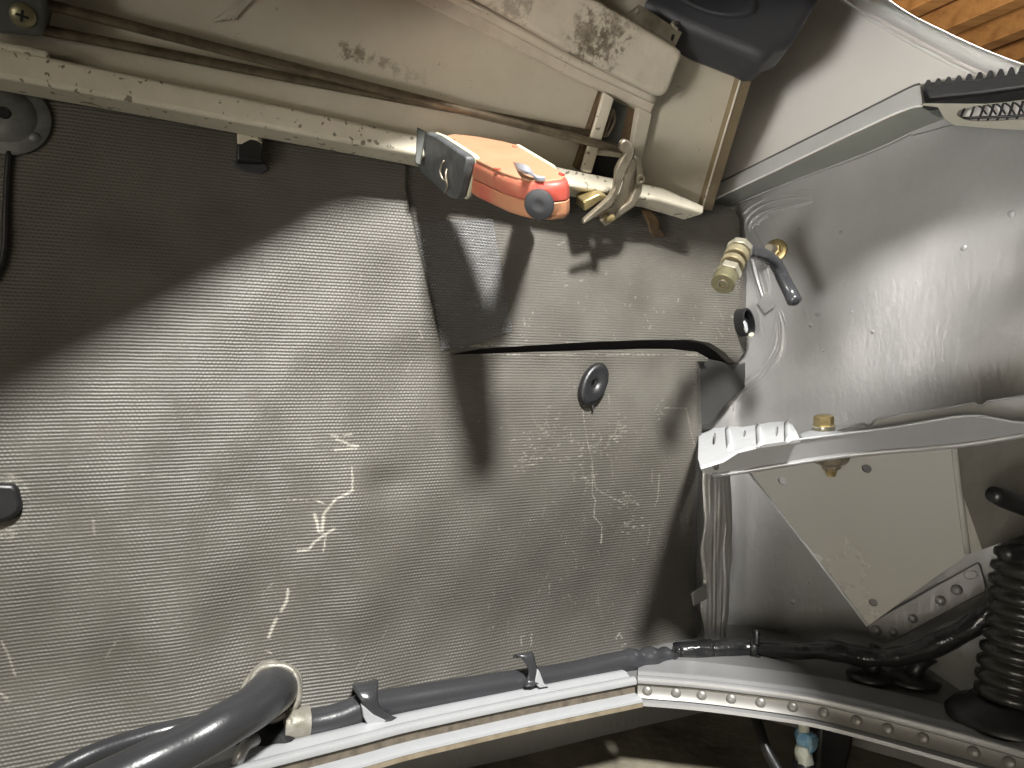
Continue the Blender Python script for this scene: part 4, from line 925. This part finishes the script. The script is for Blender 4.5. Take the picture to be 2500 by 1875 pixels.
c = MAT.on(1200, 1690, .02)
t = thing('edge_hose', c, 'dark grey rubber hose lying along the rim at the foot of the mat', 'hose')
hp = [MAT.on(x, y, o) for x, y, o in [(690, 1768, .040), (760, 1768, .040), (830, 1752, .040), (890, 1728, .038), (980, 1712, .036), (1100, 1692, .036), (1250, 1668, .036), (1370, 1650, .036), (1470, 1628, .036), (1540, 1614, .036), (1600, 1608, .036), (1650, 1610, .03)]]
def rr(s):
    b = .0118 - .0012 * s
    if .80 < s < .95: b += .0013 * math.sin((s - .80) * 90)
    if s > .95: b -= .004 * (s - .95) / .05
    return b
obj('hose_body', tube(hp, rr, 22, 9), 'grey_rubber', t, smooth='all')
pa_ = [MAT.on(690, 1772, .040), MAT.on(716, 1770, .040), MAT.on(752, 1767, .040)]
obj('tape_wrap', tube(pa_, [.0134, .0136, .0130], 22, 4, wob=.15), 'foil', t, smooth=True)
for px, py, lab, rgt in [(893, 1708, 'black rubber strap clip over the hose, nearest the big elbow hose', 0), (1297, 1640, 'black rubber strap clip over the hose, in the middle of the rim', 1)]:
    k = .036; c = MAT.on(px, py + 20, k)
    t = thing('strap_clip', c, lab, 'clip', 'strap clips over the edge hose')
    if not rgt:
        pth = [MAT.on(890, 1662, .012), MAT.on(893, 1668, .040), MAT.on(900, 1700, .052), MAT.on(912, 1735, .054), MAT.on(930, 1755, .054), MAT.on(948, 1760, .055)]; w = .0085
        whit = [(884, 1722, .056), (892, 1728, .056), (912, 1745, .056), (944, 1760, .056), (935, 1766, .056), (898, 1770, .055), (888, 1752, .055)]
    else:
        pth = [MAT.on(1268, 1600, .03), MAT.on(1280, 1594, .048), MAT.on(1293, 1612, .053), MAT.on(1303, 1640, .053), MAT.on(1303, 1660, .053), MAT.on(1300, 1672, .056)]; w = .0062
        whit = [(1313, 1634, .055), (1318, 1640, .055), (1330, 1672, .056), (1342, 1676, .056), (1318, 1680, .056), (1306, 1668, .055)]
    sp = smooth_path(pth, 6); rows = []
    for i, p in enumerate(sp):
        s = i / (len(sp) - 1); ww = w * (1 + .25 * math.sin(s * 9))
        rows.append([p + DU * (x * ww) + MAT.n * (.0016 - .0022 * abs(x)) + V((0, 0, .0)) for x in (-1, -.6, -.2, .2, .6, 1)])
    vs, fs = gridvf(rows); k_ = obj('strap', (vs, fs), 'grey_rubber', t, smooth='all'); so = k_.modifiers.new('thick', 'SOLIDIFY'); so.thickness = .002; so.offset = -1
    obj('clip_base', plate([MAT.on(*p) for p in whit], MAT.n * -.006), 'silver_bright', t, bevel=.0008)

c = MAT.on(560, 1725, .06)
t = thing('elbow_hose', c, 'thick grey rubber elbow hose entering the mat at the lower left', 'hose')
hp = [at(60, 2010, .44), at(230, 1930, .455), at(360, 1868, .47), at(470, 1815, .488), at(552, 1768, .503), at(614, 1730, .522), at(658, 1694, .548), at(674, 1682, .580), at(680, 1674, .625)]
obj('hose_body', tube(hp, lambda s: .0150 + .0022 * sm(np.array(s), .55, .8) - .003 * s * 0, 28, 10), 'grey_rubber', t, smooth='all')
for i, (r, o, m) in enumerate([(.0205, .020, 'foil'), (.0215, .014, 'foil'), (.0195, .027, 'foil')]):
    cc = at(662 + i * 2, 1690, .60 - o); axx = (at(680, 1674, .62) - at(655, 1694, .548)).normalized(); a = axx.orthogonal().normalized(); b = axx.cross(a)
    obj('foil_collar', tube([cc + (a * math.cos(q) + b * math.sin(q)) * (r + .0008 * math.sin(q * 5 + i)) for q in (i2 * math.pi / 12 for i2 in range(25))], .0028, 8, 2, caps=False, wob=.3), m, t, smooth='all')
t = obj('thin_hose', tube([at(40, 1945, .475), at(150, 1880, .488), at(240, 1836, .50), at(340, 1803, .51), at(430, 1780, .52), at(510, 1764, .535), at(600, 1740, .55)], .0068, 18, 8), 'grey_rubber', smooth='all')
tag(t, 'thinner grey hose running behind the thick elbow hose', 'hose')
# small stub and dark block in the lower left corner under the elbow
t = obj('rubber_stop', plate([at(640, 1770, .56), at(700, 1790, .56), at(716, 1825, .55), at(690, 1850, .545), at(600, 1868, .54), at(560, 1880, .54), at(560, 1800, .56)], V((0, .02, 0))), 'black_rubber', bevel=.004, seg=3)
tag(t, 'black rubber stop block under the thick elbow hose', 'rubber stop')
t = obj('bent_pin', tube([at(578, 1868, .525), at(588, 1840, .525), at(602, 1818, .53), at(625, 1806, .54)], .0042, 12, 5), 'silver_smooth', smooth='all')
tag(t, 'short bent metal pin under the thick elbow hose', 'pin')

# rims
c = PL[4]
t = thing('sill_channel', c, 'bright silver metal sill channel with a grooved edge below the rubber mat', 'sill', 'sills along the bottom edge')
bead = [(.004 * math.cos(a) + .001, .0035 * math.sin(a)) for a in (math.pi * i / 8 for i in range(9))]
obj('upper_flange', sweep(PL, [(-.05, -.0005), (-.05, .0015), (-.022, .0015), (-.018, .003), (-.012, .0035), (-.008, .0015), (-.004, .0008), (-.004, -.001)], 5), 'silver_bright', t, smooth=True)
obj('bead', sweep(PL, [(.0055, -.002), (.006, .0005), (.005, .0028), (.002, .0038), (-.001, .0032), (-.0035, .0012), (-.004, -.003), (.002, -.004)], 5), 'silver_bright', t, smooth=True)
obj('groove_wall', sweep(PL, [(.0025, -.004), (.003, -.0105), (.0, -.0105), (-.001, -.004)], 5), 'groove', t, smooth=True)
obj('lower_flange', sweep(PL, [(.001, -.0105), (.012, -.0112), (.0150, -.0125), (.0155, -.0145), (.013, -.0148), (.001, -.013)], 5), 'silver_bright', t, smooth=True)
obj('worn_edge', sweep(PL, [(.0130, -.0150), (.0158, -.0148), (.0160, -.0185), (.0135, -.0195)], 5), 'tan_edge', t, smooth=True)
c = PR[3]
t = thing('sill_channel', c, 'duller silver metal sill channel with a row of rivets below the ledge on the right', 'sill', 'sills along the bottom edge')
obj('upper_flange', sweep(PR, [(-.05, -.0005), (-.05, .0015), (-.020, .0015), (-.014, .0028), (-.009, .0028), (-.006, .0008), (-.004, .0006), (-.004, -.001)], 5), 'silver_smooth', t, smooth=True)
obj('bead', sweep(PR, [(.0055, -.002), (.006, .0005), (.005, .0028), (.002, .0038), (-.001, .0032), (-.0035, .0012), (-.004, -.003), (.002, -.004)], 5), 'silver_smooth', t, smooth=True)
obj('rivet_wall', sweep(PR, [(.0025, -.004), (.0040, -.010), (.0075, -.0145), (.004, -.0165), (.0, -.016), (-.001, -.004)], 5), material('dull rivet strip', (.20, .195, .18), .38, .35, c2=(.13, .122, .11), nscale=40), t, smooth=True)
obj('lower_lip', sweep(PR, [(.0040, -.0155), (.012, -.0165), (.0125, -.0195), (.010, -.020), (.004, -.0180)], 5), 'silver_smooth', t, smooth=True)
sp = smooth_path(PR, 12); rivm = bpy.data.materials['dull rivet strip']
for x in (1583, 1650, 1715, 1782, 1855, 1932, 2010, 2090, 2175, 2265, 2375, 2470):
    p = min(sp, key=lambda q: abs(q.x / q.y * F + 1250 - x)); i = sp.index(p)
    tt = (sp[min(i + 1, len(sp) - 1)] - sp[max(0, i - 1)]); tt.z = 0; tt.normalize(); o_ = V((tt.y, -tt.x, 0))
    obj('rivet', lathe(p + o_ * .0042 + V((0, 0, -.0088)), o_ + V((0, 0, .35)), [(.0044, -.001), (.0044, .0003), (.0036, .0010), (.0016, .0015), (.0001, .0016)], 14), rivm, t, smooth='all')

# drain plugs on the ledge
for (x, y, k, lab) in [(2125, 1655, 1., 'black rubber drain plug with a flared stem, left of two on the ledge'), (2228, 1665, 1.1, 'black rubber drain plug with a flared stem, right of two, nearer the bellows')]:
    c = FLOOR.on(x, y, .001); t = thing('drain_plug', c, lab, 'plug', 'drain plugs on the ledge')
    obj('flange', lathe(c, V((0, 0, 1)), [(.020 * k, 0), (.021 * k, .0025), (.017 * k, .006), (.009 * k, .008)], 30), 'black_rubber', t, smooth='all')
    axx = V((.45, -.08, 1)).normalized(); b0 = c + V((0, 0, .005))
    obj('stem', lathe(b0, axx, [(.0075 * k, 0), (.0062 * k, .008), (.0070 * k, .014), (.0105 * k, .022), (.0108 * k, .0235), (.0085 * k, .0235), (.006 * k, .020)], 24), 'black_rubber', t, smooth='all')
# bellows
c = FLOOR.on(2462, 1762, .0)
t = thing('rubber_bellows', c, 'black corrugated rubber bellows standing on a round base at the right edge', 'bellows')
obj('base_disc', lathe(c, V((0, 0, 1)), [(.044, 0), (.045, .004), (.040, .010), (.030, .014), (.027, .018)], 44), 'black_rubber', t, smooth='all')
prof = []
nr = 13
for i in range(nr):
    h0 = .016 + i * .0112; r = .0265 + .0008 * math.sin(i)
    prof += [(r * .86, h0), (r, h0 + .0022), (r * 1.02, h0 + .005), (r, h0 + .0078), (r * .86, h0 + .0100)]
axx = V((.17, .04, 1)).normalized()
obj('boot', lathe(c, axx, prof, 40), material('semi gloss black rubber', (.02, .02, .018), .28, c2=(.03, .028, .02), nscale=40), t, smooth='all')
obj('cuff', lathe(c + axx * .161, axx, [(.024, 0), (.026, .004), (.022, .02), (.018, .05)], 30), 'black_rubber', t, smooth='all')
for pts, lab in [([at(2424, 1206, .53), at(2470, 1224, .54), at(2560, 1258, .56)], 'short black rubber peg in the dark recess, upper of two'), ([at(2448, 1352, .535), at(2490, 1350, .54), at(2580, 1356, .56)], 'short black rubber peg above the bellows, lower of two')]:
    t = obj('rubber_peg', tube(pts, [.0056, .0072, .0072, .0074], 16, 5), 'black_rubber', smooth='all'); tag(t, lab, 'peg', 'rubber pegs at the right edge')

# below the rim: cable, connector, dark box
t = obj('cable', tube([at(1838, 1735, .70), at(1848, 1760, .69), at(1858, 1790, .68), at(1872, 1830, .67), at(1900, 1880, .66), at(1925, 1920, .65)], .0050, 12, 6), 'black_rubber', smooth='all')
tag(t, 'black cable hanging below the riveted rim', 'cable')
c = at(1965, 1820, .66); t = thing('cable_connector', c, 'crumpled pale blue and white cable connector hanging below the riveted rim', 'connector')
obj('tube_end', tube([at(1962, 1740, .66), at(1963, 1795, .66)], .0048, 14, 2), 'white_plastic', t, smooth='all')
obj('blue_cap', tube([at(1968, 1785, .66), at(1966, 1800, .66), at(1970, 1820, .66), at(1966, 1832, .66)], [.0066, .0088, .0078, .0056], 16, 5, wob=.7), 'blue', t, smooth='all')
obj('white_body', tube([at(1962, 1818, .658), at(1962, 1840, .658), at(1968, 1868, .658)], [.0062, .0072, .0070], 16, 5, wob=.5), 'white_plastic', t, smooth='all')
obj('socket', tube([at(1964, 1858, .66), at(1964, 1900, .66)], [.010, .012], 18, 2), 'black_rubber', t, smooth='all')
t = obj('black_box', plate([at(2000, 1765, .70), at(2090, 1785, .70), at(2080, 1840, .70), at(2055, 1930, .70), at(1990, 1930, .70)], V((0, .04, 0))), 'black_rubber', bevel=.004, seg=3)
tag(t, 'black box in the dark space beside the blue connector', 'box')
